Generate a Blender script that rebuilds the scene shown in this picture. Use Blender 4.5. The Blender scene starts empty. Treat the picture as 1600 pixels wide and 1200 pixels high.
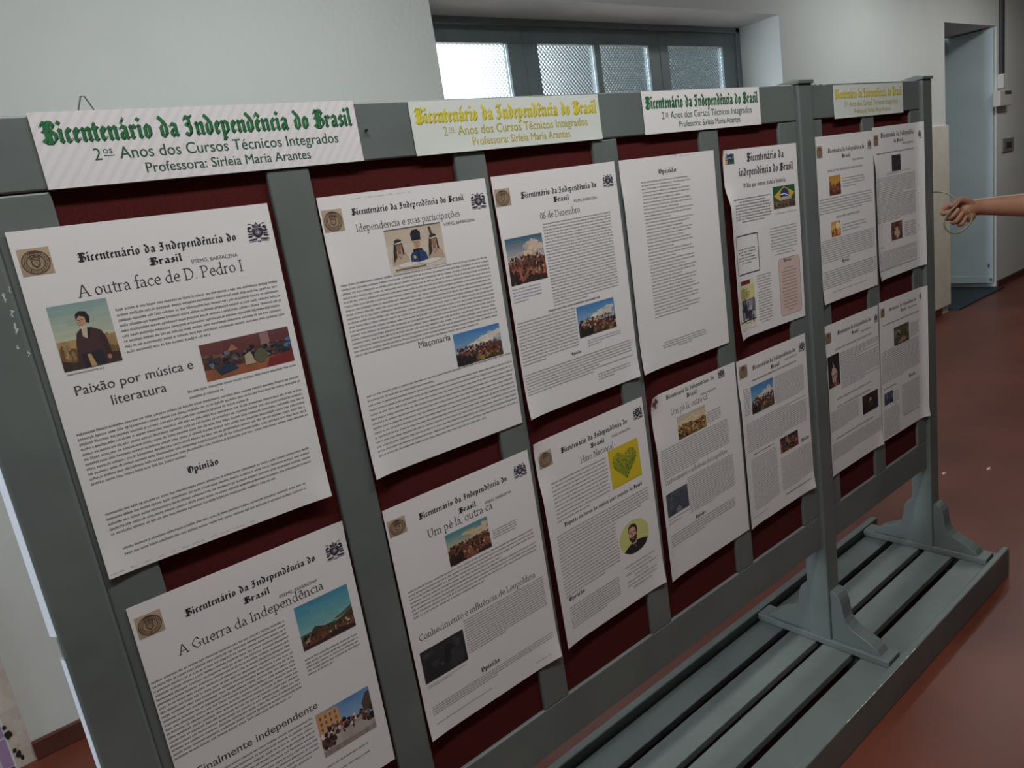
import bpy, bmesh, math, random
from mathutils import Vector, Matrix
from math import sin, cos, pi, radians

SC = bpy.context.scene
COL = SC.collection
FLOOR = 0.098          # measured height of the floor below the survey zero
rng = random.Random(7)

# ------------------------------------------------------------------ camera
def make_camera():
    yaw, pitch, roll = 0.646612, -0.232832, -0.157242
    f = Vector((sin(yaw) * cos(pitch), cos(yaw) * cos(pitch), sin(pitch)))
    r = Vector((cos(yaw), -sin(yaw), 0))
    u = r.cross(f)
    c, s = cos(roll), sin(roll)
    r2 = c * r + s * u
    u2 = -s * r + c * u
    cd = bpy.data.cameras.new('camera')
    cd.sensor_width = 36
    cd.lens = 1135.0 / 1600 * 36
    cd.clip_start = 0.02
    cam = bpy.data.objects.new('camera', cd)
    COL.objects.link(cam)
    M = Matrix((r2, u2, -f)).transposed().to_4x4()
    M.translation = Vector((0, -0.9797, 1.5 - FLOOR))
    cam.matrix_world = M
    SC.camera = cam
make_camera()

# ------------------------------------------------------------------ world and light
SC.view_settings.view_transform = 'Standard'
SC.view_settings.look = 'None'
SC.view_settings.gamma = 1
SC.view_settings.use_curve_mapping = False
SC.view_settings.exposure = 0.0

w = bpy.data.worlds.new('sky')
SC.world = w
w.use_nodes = True
bg = w.node_tree.nodes['Background']
bg.inputs[0].default_value = (0.80, 0.90, 1.0, 1)
bg.inputs[1].default_value = 4.5

def area(name, loc, target, sx, sy, power, color):
    l = bpy.data.lights.new(name, 'AREA')
    l.shape = 'RECTANGLE'
    l.size, l.size_y = sx, sy
    l.energy = power
    l.color = color
    o = bpy.data.objects.new(name, l)
    COL.objects.link(o)
    o.location = loc
    d = Vector(target) - Vector(loc)
    o.rotation_euler = d.to_track_quat('-Z', 'Y').to_euler()
    return o
# unseen overhead tubes, some added, and daylight through the doorway on the left
area('unseen_light', (0.75, -0.64, 2.70), (0.75, -0.64, 0), 2.4, 0.16, 34.5, (0.97, 1.0, 0.98))
area('unseen_light', (1.0, 0.50, 2.72), (1.0, 0.50, 0), 1.2, 0.16, 9.5, (0.94, 1.0, 0.98))  # added to brighten the upper wall and the rear slats
area('unseen_light', (5.2, 0.70, 2.72), (5.2, 0.70, 0), 1.2, 0.16, 10.5, (0.96, 1.0, 0.98))
area('unseen_light', (6.9, 0.45, 2.72), (6.9, 0.45, 0), 1.2, 0.16, 12, (1.0, 0.97, 0.94))  # added to brighten the door leaf and the far wall
# daylight at the open far left end of the corridor
area('doorway_daylight', (-9.7, 0.75, 1.2), (0.0, 0.3, 1.2), 1.4, 2.1, 380, (0.80, 0.90, 1.0))

# ------------------------------------------------------------------ materials
def lin(c):
    return tuple(((v / 255) / 12.92 if v / 255 <= 0.04045 else ((v / 255 + 0.055) / 1.055) ** 2.4) for v in c)

def mat(name, rgb, rough=0.6, var=0.0, scale=8.0, rgb2=None, bump=0.0, bscale=60.0, metal=0.0, spec=0.5, detail=4.0, stretch=None):
    m = bpy.data.materials.new(name)
    m.use_nodes = True
    nt = m.node_tree
    b = nt.nodes['Principled BSDF']
    b.inputs['Roughness'].default_value = rough
    b.inputs['Metallic'].default_value = metal
    b.inputs['Specular IOR Level'].default_value = spec
    base = lin(rgb)
    tc = nt.nodes.new('ShaderNodeTexCoord')
    src = tc.outputs['Object']
    if stretch:
        mp = nt.nodes.new('ShaderNodeMapping')
        mp.inputs['Scale'].default_value = stretch
        nt.links.new(src, mp.inputs['Vector'])
        src = mp.outputs['Vector']
    if var > 0 or rgb2:
        n = nt.nodes.new('ShaderNodeTexNoise')
        n.inputs['Scale'].default_value = scale
        n.inputs['Detail'].default_value = detail
        nt.links.new(src, n.inputs['Vector'])
        rp = nt.nodes.new('ShaderNodeValToRGB')
        c2 = lin(rgb2) if rgb2 else tuple(min(1, v * (1 + var)) for v in base)
        c1 = base if rgb2 else tuple(v * (1 - var) for v in base)
        rp.color_ramp.elements[0].position = 0.35
        rp.color_ramp.elements[1].position = 0.68
        rp.color_ramp.elements[0].color = (*c1, 1)
        rp.color_ramp.elements[1].color = (*c2, 1)
        nt.links.new(n.outputs['Fac'], rp.inputs['Fac'])
        nt.links.new(rp.outputs['Color'], b.inputs['Base Color'])
    else:
        b.inputs['Base Color'].default_value = (*base, 1)
    if bump > 0:
        n2 = nt.nodes.new('ShaderNodeTexNoise')
        n2.inputs['Scale'].default_value = bscale
        n2.inputs['Detail'].default_value = 3
        nt.links.new(src, n2.inputs['Vector'])
        bp = nt.nodes.new('ShaderNodeBump')
        bp.inputs['Strength'].default_value = bump
        bp.inputs['Distance'].default_value = 0.004
        nt.links.new(n2.outputs['Fac'], bp.inputs['Height'])
        nt.links.new(bp.outputs['Normal'], b.inputs['Normal'])
    return m

def mat_print(name='printed_ink', rough=0.6):
    m = bpy.data.materials.new(name)
    m.use_nodes = True
    nt = m.node_tree
    a = nt.nodes.new('ShaderNodeVertexColor')
    a.layer_name = 'ink'
    b = nt.nodes['Principled BSDF']
    b.inputs['Roughness'].default_value = rough
    nt.links.new(a.outputs['Color'], b.inputs['Base Color'])
    return m

def mat_striped_paper(name):
    """white banner paper with the faint slanted pinkish ruling of its print"""
    m = mat(name, (226, 222, 222), 0.55)
    nt = m.node_tree
    b = nt.nodes['Principled BSDF']
    tc = nt.nodes['Texture Coordinate']
    mp = nt.nodes.new('ShaderNodeMapping')
    mp.inputs['Rotation'].default_value = (0, radians(-38), 0)
    wv = nt.nodes.new('ShaderNodeTexWave')
    wv.bands_direction = 'X'
    wv.inputs['Scale'].default_value = 30
    rp = nt.nodes.new('ShaderNodeValToRGB')
    rp.color_ramp.elements[0].color = (*lin((226, 222, 223)), 1)
    rp.color_ramp.elements[1].color = (*lin((219, 214, 216)), 1)
    rp.color_ramp.elements[0].position = 0.45
    rp.color_ramp.elements[1].position = 0.8
    nt.links.new(tc.outputs['Object'], mp.inputs['Vector'])
    nt.links.new(mp.outputs['Vector'], wv.inputs['Vector'])
    nt.links.new(wv.outputs['Fac'], rp.inputs['Fac'])
    nt.links.new(rp.outputs['Color'], b.inputs['Base Color'])
    return m

def mat_glass():
    """obscured glass pressed with rows of small square dimples"""
    m = bpy.data.materials.new('patterned_glass')
    m.use_nodes = True
    nt = m.node_tree
    b = nt.nodes['Principled BSDF']
    b.inputs['Base Color'].default_value = (0.90, 0.95, 0.95, 1)
    b.inputs['Transmission Weight'].default_value = 1
    b.inputs['Roughness'].default_value = 0.13
    b.inputs['IOR'].default_value = 1.25
    tc = nt.nodes.new('ShaderNodeTexCoord')
    sx = nt.nodes.new('ShaderNodeSeparateXYZ')
    nt.links.new(tc.outputs['Object'], sx.inputs[0])
    outs = []
    for ax in ('X', 'Z'):
        k = nt.nodes.new('ShaderNodeMath'); k.operation = 'MULTIPLY'
        k.inputs[1].default_value = 2 * pi / 0.0235
        s = nt.nodes.new('ShaderNodeMath'); s.operation = 'SINE'
        nt.links.new(sx.outputs[ax], k.inputs[0])
        nt.links.new(k.outputs[0], s.inputs[0])
        outs.append(s)
    p = nt.nodes.new('ShaderNodeMath'); p.operation = 'MULTIPLY'
    nt.links.new(outs[0].outputs[0], p.inputs[0])
    nt.links.new(outs[1].outputs[0], p.inputs[1])
    bp = nt.nodes.new('ShaderNodeBump')
    bp.inputs['Strength'].default_value = 1.0
    bp.inputs['Distance'].default_value = 0.0015
    nt.links.new(p.outputs[0], bp.inputs['Height'])
    nt.links.new(bp.outputs['Normal'], b.inputs['Normal'])
    return m

def mat_tile(name, rgb, grout, size):
    m = mat(name, rgb, 0.3)
    nt = m.node_tree
    b = nt.nodes['Principled BSDF']
    tc = nt.nodes['Texture Coordinate']
    mp = nt.nodes.new('ShaderNodeMapping')
    mp.inputs['Rotation'].default_value = (radians(90), 0, 0)
    br = nt.nodes.new('ShaderNodeTexBrick')
    br.offset = 0
    br.inputs['Color1'].default_value = (*lin(rgb), 1)
    br.inputs['Color2'].default_value = (*lin(rgb), 1)
    br.inputs['Mortar'].default_value = (*lin(grout), 1)
    br.inputs['Scale'].default_value = 1
    br.inputs['Mortar Size'].default_value = 0.003
    br.inputs['Brick Width'].default_value = size
    br.inputs['Row Height'].default_value = size
    nt.links.new(tc.outputs['Object'], mp.inputs['Vector'])
    nt.links.new(mp.outputs['Vector'], br.inputs['Vector'])
    nt.links.new(br.outputs['Color'], b.inputs['Base Color'])
    return m

M = {}
M['wall'] = mat('white_wall_paint', (218, 223, 220), 0.75, var=0.035, scale=1.6, bump=0.25, bscale=45)
M['far_wall'] = mat('beige_wall_paint', (108, 104, 96), 0.8)
M['ceiling'] = mat('ceiling_paint', (222, 222, 218), 0.8)
M['floor'] = mat('red_cement_floor', (98, 51, 39), 0.36, rgb2=(118, 64, 49), scale=2.2, bump=0.08, bscale=14, detail=8, spec=0.3)
M['skirting'] = mat('red_brown_skirting', (92, 52, 42), 0.5, var=0.2, scale=9)
M['grey'] = mat('grey_gloss_paint', (103, 110, 108), 0.42, var=0.10, scale=6, bump=0.18, bscale=30, stretch=(1, 1, 1))
M['felt'] = mat('maroon_felt', (78, 30, 29), 0.95, var=0.12, scale=300, spec=0.1)
M['paper'] = mat('white_paper', (228, 224, 224), 0.55, spec=0.3)
M['banner_green'] = mat_striped_paper('ruled_banner_paper')
M['banner_pale'] = mat('pale_banner_paper', (214, 218, 212), 0.4, spec=0.4)
M['ink'] = mat_print()
M['window_paint'] = mat('grey_green_window_paint', (132, 149, 152), 0.4, var=0.08, scale=5)
M['glass'] = mat_glass()
M['door_paint'] = mat('pale_blue_door_paint', (204, 221, 226), 0.45, var=0.05, scale=3)
M['dark_mat'] = mat('dark_blue_step', (40, 52, 58), 0.55, var=0.1)
M['cream'] = mat('cream_trim_paint', (226, 222, 206), 0.55, var=0.05, scale=12)
M['lilac'] = mat_tile('lilac_tile', (168, 140, 176), (205, 196, 208), 0.10)
M['plaster'] = mat('worn_plaster', (196, 184, 170), 0.85, rgb2=(214, 206, 196), scale=18, bump=0.6, bscale=40)
M['soot'] = mat('dark_chip', (40, 32, 28), 0.9)
M['conduit'] = mat('dark_conduit', (62, 64, 68), 0.5)
M['white_plastic'] = mat('white_plastic', (214, 212, 206), 0.4)
M['green_screen'] = mat('green_label', (58, 92, 70), 0.4)
M['grey_plastic'] = mat('grey_plate', (134, 130, 126), 0.5)
M['skin'] = mat('skin', (164, 116, 92), 0.5, var=0.06, scale=25)
M['wire'] = mat('beige_wire', (142, 128, 104), 0.4)
M['steel'] = mat('steel_wire', (120, 112, 108), 0.4, metal=0.6)
M['shirt'] = mat('navy_cloth', (46, 54, 74), 0.9, var=0.1, scale=60)
M['jeans'] = mat('denim', (58, 70, 96), 0.9, var=0.15, scale=200)
M['shoe'] = mat('dark_shoe', (36, 34, 34), 0.6)
M['hair'] = mat('dark_hair', (38, 28, 24), 0.6)
M['outside'] = mat('outside_wall', (32, 40, 38), 0.9)
M['outside_pale'] = mat('outside_pale_wall', (150, 152, 152), 0.9)
M['scrap'] = mat('paper_scrap', (216, 210, 200), 0.7)
M['lamp_white'] = mat('lamp_body', (230, 230, 228), 0.4)
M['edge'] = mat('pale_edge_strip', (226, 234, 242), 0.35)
M['chip'] = mat('bare_paint_chip', (196, 200, 198), 0.5)

def mat_emit(name, rgb, s):
    m = bpy.data.materials.new(name)
    m.use_nodes = True
    b = m.node_tree.nodes['Principled BSDF']
    b.inputs['Emission Color'].default_value = (*rgb, 1)
    b.inputs['Emission Strength'].default_value = s
    return m
M['tube'] = mat_emit('fluorescent_tube', (0.97, 1, 0.97), 3.0)

# ------------------------------------------------------------------ mesh helpers
class MB:
    def __init__(s):
        s.v, s.f, s.m, s.c = [], [], [], []
    def face(s, pts, mi=0, col=None):
        i = len(s.v)
        s.v.extend(pts)
        s.f.append(tuple(range(i, i + len(pts))))
        s.m.append(mi); s.c.append(col)
    def mesh(s, verts, faces, mi=0, col=None):
        i = len(s.v)
        s.v.extend(verts)
        for f in faces:
            s.f.append(tuple(k + i for k in f)); s.m.append(mi); s.c.append(col)
    def box(s, a, b, mi=0):
        x0, y0, z0 = a; x1, y1, z1 = b
        vs = [(x0, y0, z0), (x1, y0, z0), (x1, y1, z0), (x0, y1, z0), (x0, y0, z1), (x1, y0, z1), (x1, y1, z1), (x0, y1, z1)]
        s.mesh(vs, [(0, 3, 2, 1), (4, 5, 6, 7), (0, 1, 5, 4), (1, 2, 6, 5), (2, 3, 7, 6), (3, 0, 4, 7)], mi)
    def prism_x(s, prof, x0, x1, mi=0):
        """closed (y, z) outline, counter-clockwise seen from +x, extruded along x"""
        n = len(prof)
        vs = [(x0, y, z) for y, z in prof] + [(x1, y, z) for y, z in prof]
        fs = [tuple(range(n - 1, -1, -1)), tuple(range(n, 2 * n))]
        for i in range(n):
            j = (i + 1) % n
            fs.append((i, j, n + j, n + i))
        s.mesh(vs, fs, mi)
    def tube(s, path, r, n=8, mi=0, closed=False):
        P = [Vector(p) for p in path]
        vs, fs = [], []
        up = None
        for i, p in enumerate(P):
            t = (P[min(i + 1, len(P) - 1)] - P[max(i - 1, 0)]).normalized()
            if up is None:
                up = t.orthogonal().normalized()
            up = (up - t * up.dot(t)).normalized()
            sd = t.cross(up)
            rr = r[i] if isinstance(r, (list, tuple)) else r
            for k in range(n):
                a = 2 * pi * k / n
                vs.append(tuple(p + up * (rr * cos(a)) + sd * (rr * sin(a))))
        for i in range(len(P) - 1):
            for k in range(n):
                a, b = i * n + k, i * n + (k + 1) % n
                fs.append((a, b, b + n, a + n))
        fs.append(tuple(range(n - 1, -1, -1)))
        fs.append(tuple(range(len(vs) - n, len(vs))))
        s.mesh(vs, fs, mi)
    def build(s, name, mats, parent=None, bevel=0.0, smooth=False, origin=None):
        me = bpy.data.meshes.new(name)
        vs = s.v
        if origin is not None:
            vs = [tuple(Vector(p) - Vector(origin)) for p in vs]
        me.from_pydata(vs, [], s.f)
        for m in (mats if isinstance(mats, (list, tuple)) else [mats]):
            me.materials.append(m)
        if any(s.m):
            me.polygons.foreach_set('material_index', s.m)
        if any(c is not None for c in s.c):
            a = me.color_attributes.new('ink', 'FLOAT_COLOR', 'CORNER')
            buf = []
            for f, c in zip(s.f, s.c):
                c = c or (0.8, 0.8, 0.8)
                for _ in f:
                    buf.extend((*c, 1.0))
            a.data.foreach_set('color', buf)
        if smooth:
            me.polygons.foreach_set('use_smooth', [True] * len(me.polygons))
        me.update()
        o = bpy.data.objects.new(name, me)
        COL.objects.link(o)
        if origin is not None:
            o.location = origin
        if parent:
            o.parent = parent
            o.matrix_parent_inverse = Matrix.Identity(4)
            if origin is None:
                pass
        if bevel:
            b = o.modifiers.new('bevel', 'BEVEL')
            b.width = bevel; b.segments = 2; b.limit_method = 'ANGLE'
            b.angle_limit = radians(40)
        return o

def empty(name, loc=(0, 0, 0)):
    o = bpy.data.objects.new(name, None)
    COL.objects.link(o)
    o.empty_display_size = 0.1
    o.location = loc
    return o

def tag(o, label, cat, group=None):
    o['label'] = label; o['category'] = cat
    if group: o['group'] = group
    return o

def struct(o):
    o['kind'] = 'structure'
    return o

def boxes(name, mats, lst, parent=None, bevel=0.0, origin=None):
    b = MB()
    for a, c in lst:
        b.box(a, c)
    return b.build(name, mats, parent, bevel, origin=origin)

# ------------------------------------------------------------------ the room
Z = lambda z: z - FLOOR            # survey height -> height above the floor
WY = 1.57                          # face of the back wall
WB = 1.97                          # its far face
struct(boxes('floor', M['floor'], [((-10.0, -3.3, -0.1), (11.2, 4.2, 0))]))
struct(boxes('floor_yard', M['plaster'], [((-6, 4.2, -0.15), (24, 24, -0.02))]))
struct(boxes('ceiling', M['ceiling'], [((-10.0, -3.3, 3.2), (11.2, 2.4, 3.3))]))
H = 3.2
win_x0, win_x1, win_z0, win_z1 = 1.815, 4.31, 0.95, Z(2.37)
dr_x0, dr_x1, dr_z1 = 6.66, 7.75, Z(2.393)
op_x0, op_x1 = -1.10, -0.168
struct(boxes('wall_back', M['wall'], [
    ((-10.0, WY, 0), (op_x0, WB, H)), ((op_x0, WY, 2.2), (op_x1, WB, H)),
    ((op_x1, WY, 0), (win_x0, WB, H)), ((win_x0, WY, 0), (win_x1, WB, win_z0)),
    ((win_x0, WY, win_z1), (win_x1, WB, H)), ((win_x1, WY, 0), (dr_x0, WB, H)),
    ((dr_x0, WY, dr_z1), (dr_x1, WB, H)), ((dr_x1, WY, 0), (11.2, WB, H))]))
struct(boxes('wall_front', M['far_wall'], [((-10.0, -3.3, 0), (11.2, -3.2, H))]))
struct(boxes('wall_right', M['far_wall'], [((11.0, -3.2, 0), (11.2, WY, H))]))
struct(boxes('wall_left', M['far_wall'], [((-10.0, -3.2, 0), (-9.8, 0.0, H)), ((-10.0, 1.5, 0), (-9.8, WY, H)), ((-10.0, 0.0, 2.35), (-9.8, 1.5, H))]))
sk = 0.016
struct(boxes('baseboard_back', M['skirting'], [((-0.113, WY - sk, 0), (6.50, WY + 0.002, 0.061)), ((dr_x1 + 0.005, WY - sk, 0), (11.0, WY + 0.002, 0.061))], bevel=0.003))
# worn plaster strip at the left doorway, where the skirting stops
b = MB()
pr = []
jag = random.Random(3)
zz = [i * 2.2 / 44 for i in range(45)]
left = [op_x1 + 0.002 + (jag.random() * 0.008 if z < 0.6 else 0.0) for z in zz]
for i in range(44):
    b.mesh([(left[i], WY - 0.006, zz[i]), (-0.113, WY - 0.006, zz[i]), (-0.113, WY - 0.006, zz[i + 1]), (left[i + 1], WY - 0.006, zz[i + 1]),
            (left[i], WY + 0.004, zz[i]), (-0.113, WY + 0.004, zz[i]), (-0.113, WY + 0.004, zz[i + 1]), (left[i + 1], WY + 0.004, zz[i + 1])],
           [(0, 1, 2, 3), (1, 5, 6, 2), (4, 0, 3, 7)])
for (cx, cz, r) in ((-0.157, 0.118, 0.011), (-0.160, 0.145, 0.006), (-0.150, 0.045, 0.009), (-0.143, 0.030, 0.006), (-0.156, 0.060, 0.006)):
    pts = []
    for k in range(11):
        a = 2 * pi * k / 11
        q = r * (0.7 + 0.6 * jag.random())
        pts.append((cx + q * cos(a) * 0.8, WY - 0.0068, cz + q * sin(a) * 1.3))
    b.face(pts, 1)
o = b.build('trim_1', [M['plaster'], M['soot']])
struct(o)
struct(boxes('wall_tiled', M['lilac'], [((op_x0, 1.590, 0), (op_x1, WB, 2.2))]))

# window: three casement leaves of obscured glass in a deep opening
FY = 1.845
wn = struct(empty('window_1', (win_x0, FY, win_z0)))
def wpart(name, lst, m, bevel=0.0, par=None, off=(0, 0, 0)):
    org = Vector((win_x0, FY, win_z0))
    l2 = [(tuple(Vector(a) - org), tuple(Vector(c) - org)) for a, c in lst]
    return boxes(name, m, l2, par or wn, bevel)
fz1 = win_z1
wpart('window_frame', [((win_x0, FY - 0.005, fz1 - 0.03), (win_x1, FY + 0.06, fz1)), ((win_x0, FY - 0.005, win_z0), (win_x1, FY + 0.06, win_z0 + 0.04)),
                       ((win_x0, FY - 0.005, win_z0), (win_x0 + 0.03, FY + 0.06, fz1)), ((win_x1 - 0.04, FY - 0.005, win_z0), (win_x1, FY + 0.06, fz1))], M['window_paint'], 0.003)
zt = Z(2.262)
def leaf(x0, x1, panes):
    l = [((x0, FY + 0.006, zt), (x1, FY + 0.045, fz1 - 0.032)), ((x0, FY + 0.006, win_z0 + 0.042), (x1, FY + 0.045, win_z0 + 0.12))]
    xs = [x0] + [v for p in panes for v in p] + [x1]
    for i in range(0, len(xs), 2):
        l.append(((xs[i], FY + 0.006, win_z0 + 0.12), (xs[i + 1], FY + 0.045, zt)))
    zmid = (win_z0 + 0.12 + zt) / 2 - 0.08
    for p in panes:
        l.append(((p[0], FY + 0.008, zmid - 0.02), (p[1], FY + 0.042, zmid + 0.02)))
    wpart('window_leaf', l, M['window_paint'], 0.002)
    for p in panes:
        for (za, zb) in ((win_z0 + 0.12, zmid - 0.02), (zmid + 0.02, zt)):
            g = wpart('glass_pane', [((p[0] + 0.001, FY + 0.022, za + 0.001), (p[1] - 0.001, FY + 0.026, zb - 0.001))], M['glass'])
leaf(win_x0 + 0.031, 2.523, [(1.93, 2.425)])
leaf(2.529, 3.535, [(2.615, 3.012), (3.055, 3.445)])
leaf(3.541, win_x1 - 0.042, [(3.615, 4.135)])
# the yard seen through it
tag(boxes('neighbouring_building', M['outside'], [((8.0, 6.0, 0), (22, 6.6, 12))]), 'dark wall blurred behind the right half of the textured window', 'building')
tag(boxes('garden_wall', M['outside_pale'], [((6.95, 6.9, 0), (8.9, 7.2, 8))]), 'pale wall blurred behind the middle panes of the window', 'wall')

# doorway at the far right: a deep opening, its leaf folded back against the right reveal
d1 = struct(empty('door_1', (7.745, WY, 0)))
boxes('door_leaf', M['door_paint'], [((-0.045, 0.012, 0.055), (-0.004, 0.40, dr_z1 - 0.012))], d1, 0.003)
boxes('door_rail', M['door_paint'], [((-0.049, 0.02, 0.055), (-0.045, 0.395, 0.12))], d1, 0.001)
boxes('hinge', M['steel'], [((-0.052, 0.035, 0.20), (-0.045, 0.05, 0.235))], d1, 0.001)
boxes('hinge', M['steel'], [((-0.052, 0.016, 0.075), (-0.045, 0.034, 0.10))], d1, 0.001)
struct(boxes('door_2', M['window_paint'], [((dr_x0, WB + 0.005, 0), (dr_x1, WB + 0.045, dr_z1))]))
struct(boxes('floor_doorway', M['dark_mat'], [((dr_x0 + 0.04, 1.50, 0.0), (dr_x1 - 0.01, WB, 0.012))]))
struct(boxes('trim_2', M['cream'], [((6.20, WY - 0.022, 0.062), (dr_x0 + 0.006, WY + 0.004, Z(1.622)))], bevel=0.005))

# electrical fittings by the doorway
o = boxes('conduit', M['conduit'], [((7.80, WY - 0.03, Z(1.99)), (7.86, WY, H))], bevel=0.006)
tag(o, 'dark grey conduit running down the wall right of the doorway', 'conduit')
jb = boxes('junction_box', M['white_plastic'], [((7.765, WY - 0.05, Z(1.872)), (7.835, WY, Z(1.992)))], bevel=0.006)
tag(jb, 'small white junction box at the bottom of the dark conduit', 'junction box')
sb = empty('alarm_panel', (7.66, WY, Z(1.72)))
tag(sb, 'white wall box with green strip under the conduit', 'control box')
boxes('box_body', M['white_plastic'], [((0, -0.06, 0), (0.29, 0, 0.135))], sb, 0.006)
boxes('green_strip', M['green_screen'], [((0.11, -0.0625, 0.095), (0.26, -0.059, 0.125))], sb)
sp = empty('switch_plate', (7.88, WY, Z(1.318)))
tag(sp, 'grey wall switch plate below the white box', 'switch')
boxes('plate', M['grey_plastic'], [((0, -0.012, 0), (0.27, 0, 0.12))], sp, 0.004)
boxes('rocker', M['conduit'], [((0.07, -0.017, 0.035), (0.20, -0.011, 0.085))], sp, 0.002)

# out-of-frame fittings for the overhead tubes, the added fill lamps included
for k, (x, y) in enumerate(((1.35, -0.64), (0.15, -0.64), (1.0, 0.50), (5.2, 0.70), (6.9, 0.45))):
    cl = empty('unseen_lamp', (x, y, 3.2))
    tag(cl, ('fluorescent ceiling lamp hung in front of the middle posters', 'fluorescent ceiling lamp hung in front of the left posters', 'added fill lamp hung between the board and the window wall', 'fluorescent ceiling lamp hung past the end post', 'added fill lamp nearest the far doorway')[k], 'ceiling lamp')
    boxes('lamp_body', M['lamp_white'], [((-0.58, -0.11, -0.44), (0.58, 0.11, -0.39))], cl, 0.01)
    for xx in (-0.5, 0.5):
        boxes('suspension_rod', M['steel'], [((xx - .006, -.006, -0.39), (xx + .006, .006, 0))], cl)
    for yy in (-0.05, 0.05):
        b = MB(); b.tube([(-0.55, yy, -0.455), (0.55, yy, -0.455)], 0.013, 10)
        b.build('tube', M['tube'], cl, smooth=False)

# litter on the floor
for k, (x, y, s) in enumerate(((3.348, 0.149, 0.012), (3.218, 0.278, 0.011))):
    b = MB()
    rr = random.Random(k)
    pts = [(s * (0.8 + 0.5 * rr.random()) * cos(a), 0.6 * s * (0.8 + 0.5 * rr.random()) * sin(a)) for a in [2 * pi * i / 7 for i in range(7)]]
    vs = [(px, py, 0.0005) for px, py in pts] + [(px * 0.8, py * 0.8, 0.004 + 0.003 * rr.random()) for px, py in pts]
    b.mesh(vs, [tuple(range(6, -1, -1)), tuple(range(7, 14))] + [(i, (i + 1) % 7, 7 + (i + 1) % 7, 7 + i) for i in range(7)])
    o = b.build('paper_scrap', M['scrap'])
    o.location = (x, y, 0)
    tag(o, ('tiny white scrap on the red floor, right of the other', 'tiny white scrap on the red floor nearest the end post')[k], 'litter')

# ------------------------------------------------------------------ the display stand
st = empty('display_board', (1.2, 0.02, 0))
tag(st, 'long grey wooden display stand with maroon felt panels on a slatted base', 'display board')
ORG = Vector((1.2, 0.02, 0))
def spart(name, lst, m=None, bevel=0.002, parent=None):
    l2 = [(tuple(Vector(a) - ORG), tuple(Vector(c) - ORG)) for a, c in lst]
    return boxes(name, m or M['grey'], l2, parent or st, bevel)
PX = [(0.012, 0.074), (1.703, 1.765), (2.375, 2.437)]
zr0, zr1, zb0, zb1 = Z(1.600), Z(1.681), Z(0.479), Z(0.573)
for x0, x1 in ((0.074, 1.703), (1.765, 2.375)):
    spart('top_rail', [((x0, -0.001, zr0), (x1, 0.040, zr1))], bevel=0.0025)
    spart('bottom_rail', [((x0, 0, zb0), (x1, 0.038, zb1))], bevel=0.0025)
SL = [(0.074, 0.138), (0.390, 0.451), (0.697, 0.759), (1.009, 1.074), (1.327, 1.391), (1.627, 1.703), (1.765, 1.822), (2.029, 2.094), (2.314, 2.375)]
for a, c in SL:
    spart('stile', [((a, 0, zb1), (c, 0.036, zr0 - 0.001))], bevel=0.0025)
for i in range(8):
    if i == 5: continue
    a, c = SL[i][1], SL[i + 1][0]
    spart('felt_panel', [((a - 0.004, 0.007, zb1 - 0.004), (c + 0.004, 0.020, zr0 + 0.004))], M['felt'], 0)
for x0, x1 in PX:
    p = spart('post', [((x0, -0.011, Z(0.176)), (x1, 0.051, Z(1.682)))], bevel=0.004)
    b = MB()
    e = 0.003
    xa, xb, ya, yb, z0, z1, z2 = x0 - e, x1 + e, -0.011 - e, 0.051 + e, Z(1.682), Z(1.690), Z(1.698)
    xm, ym = (x0 + x1) / 2, 0.02
    b.mesh([tuple(Vector(v) - ORG) for v in ((xa, ya, z0), (xb, ya, z0), (xb, yb, z0), (xa, yb, z0), (xa, ya, z1), (xb, ya, z1), (xb, yb, z1), (xa, yb, z1), (xm, ym, z2))],
           [(3, 2, 1, 0), (0, 1, 5, 4), (1, 2, 6, 5), (2, 3, 7, 6), (3, 0, 4, 7), (4, 5, 8), (5, 6, 8), (6, 7, 8), (7, 4, 8)])
    b.build('post_cap', M['grey'], st, 0.001)
    spart('foot', [((x0 - 0.001, -0.172, Z(0.173)), (x1 + 0.001, 0.2215, Z(0.193)))], bevel=0.002)
    # ogee brackets before and behind the post
    prof = [(-0.011, 0.193), (-0.011, 0.343), (-0.022, 0.344), (-0.032, 0.337), (-0.0395, 0.324), (-0.0435, 0.307), (-0.0455, 0.288), (-0.0485, 0.270),
            (-0.056, 0.255), (-0.068, 0.243), (-0.084, 0.2345), (-0.103, 0.2265), (-0.121, 0.2175), (-0.136, 0.207), (-0.145, 0.193)]
    for sgn in (1, -1):
        pp = [(y if sgn == 1 else 0.04 - y, Z(z)) for y, z in prof]
        if sgn == 1: pp = pp[::-1]
        pp = [(y - ORG.y, z) for y, z in pp]
        b = MB()
        b.prism_x(pp[::-1], x0 + 0.010 - ORG.x, x1 - 0.006 - ORG.x)
        b.build('bracket', M['grey'], st, 0.0015)
bx0, bx1 = -0.12, 2.488
for y0, y1 in ((0.137, 0.214), (0.034, 0.116), (-0.069, 0.013), (-0.180, -0.095)):
    spart('base_slat', [((bx0 + 0.01, y0, Z(0.152)), (bx1 - 0.012, y1, Z(0.1725)))], bevel=0.002)
spart('side_board', [((bx0, -0.200, 0), (bx1, -0.1815, Z(0.196)))], bevel=0.003)
spart('side_board', [((bx0, 0.2235, 0), (bx1, 0.2465, Z(0.196)))], bevel=0.003)
for x in (-0.05, 0.85, 1.72, 2.40):
    spart('cross_bearer', [((x, -0.1815, 0.01), (x + 0.035, 0.2235, Z(0.152)))], bevel=0.002)
b = MB()
b.tube([tuple(Vector(p) - ORG) for p in ((0.1905, 0.050, Z(1.675)), (0.2045, 0.050, Z(1.7095)), (0.2085, 0.050, Z(1.7095)), (0.2225, 0.050, Z(1.675)))], 0.0009, 6)
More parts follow.
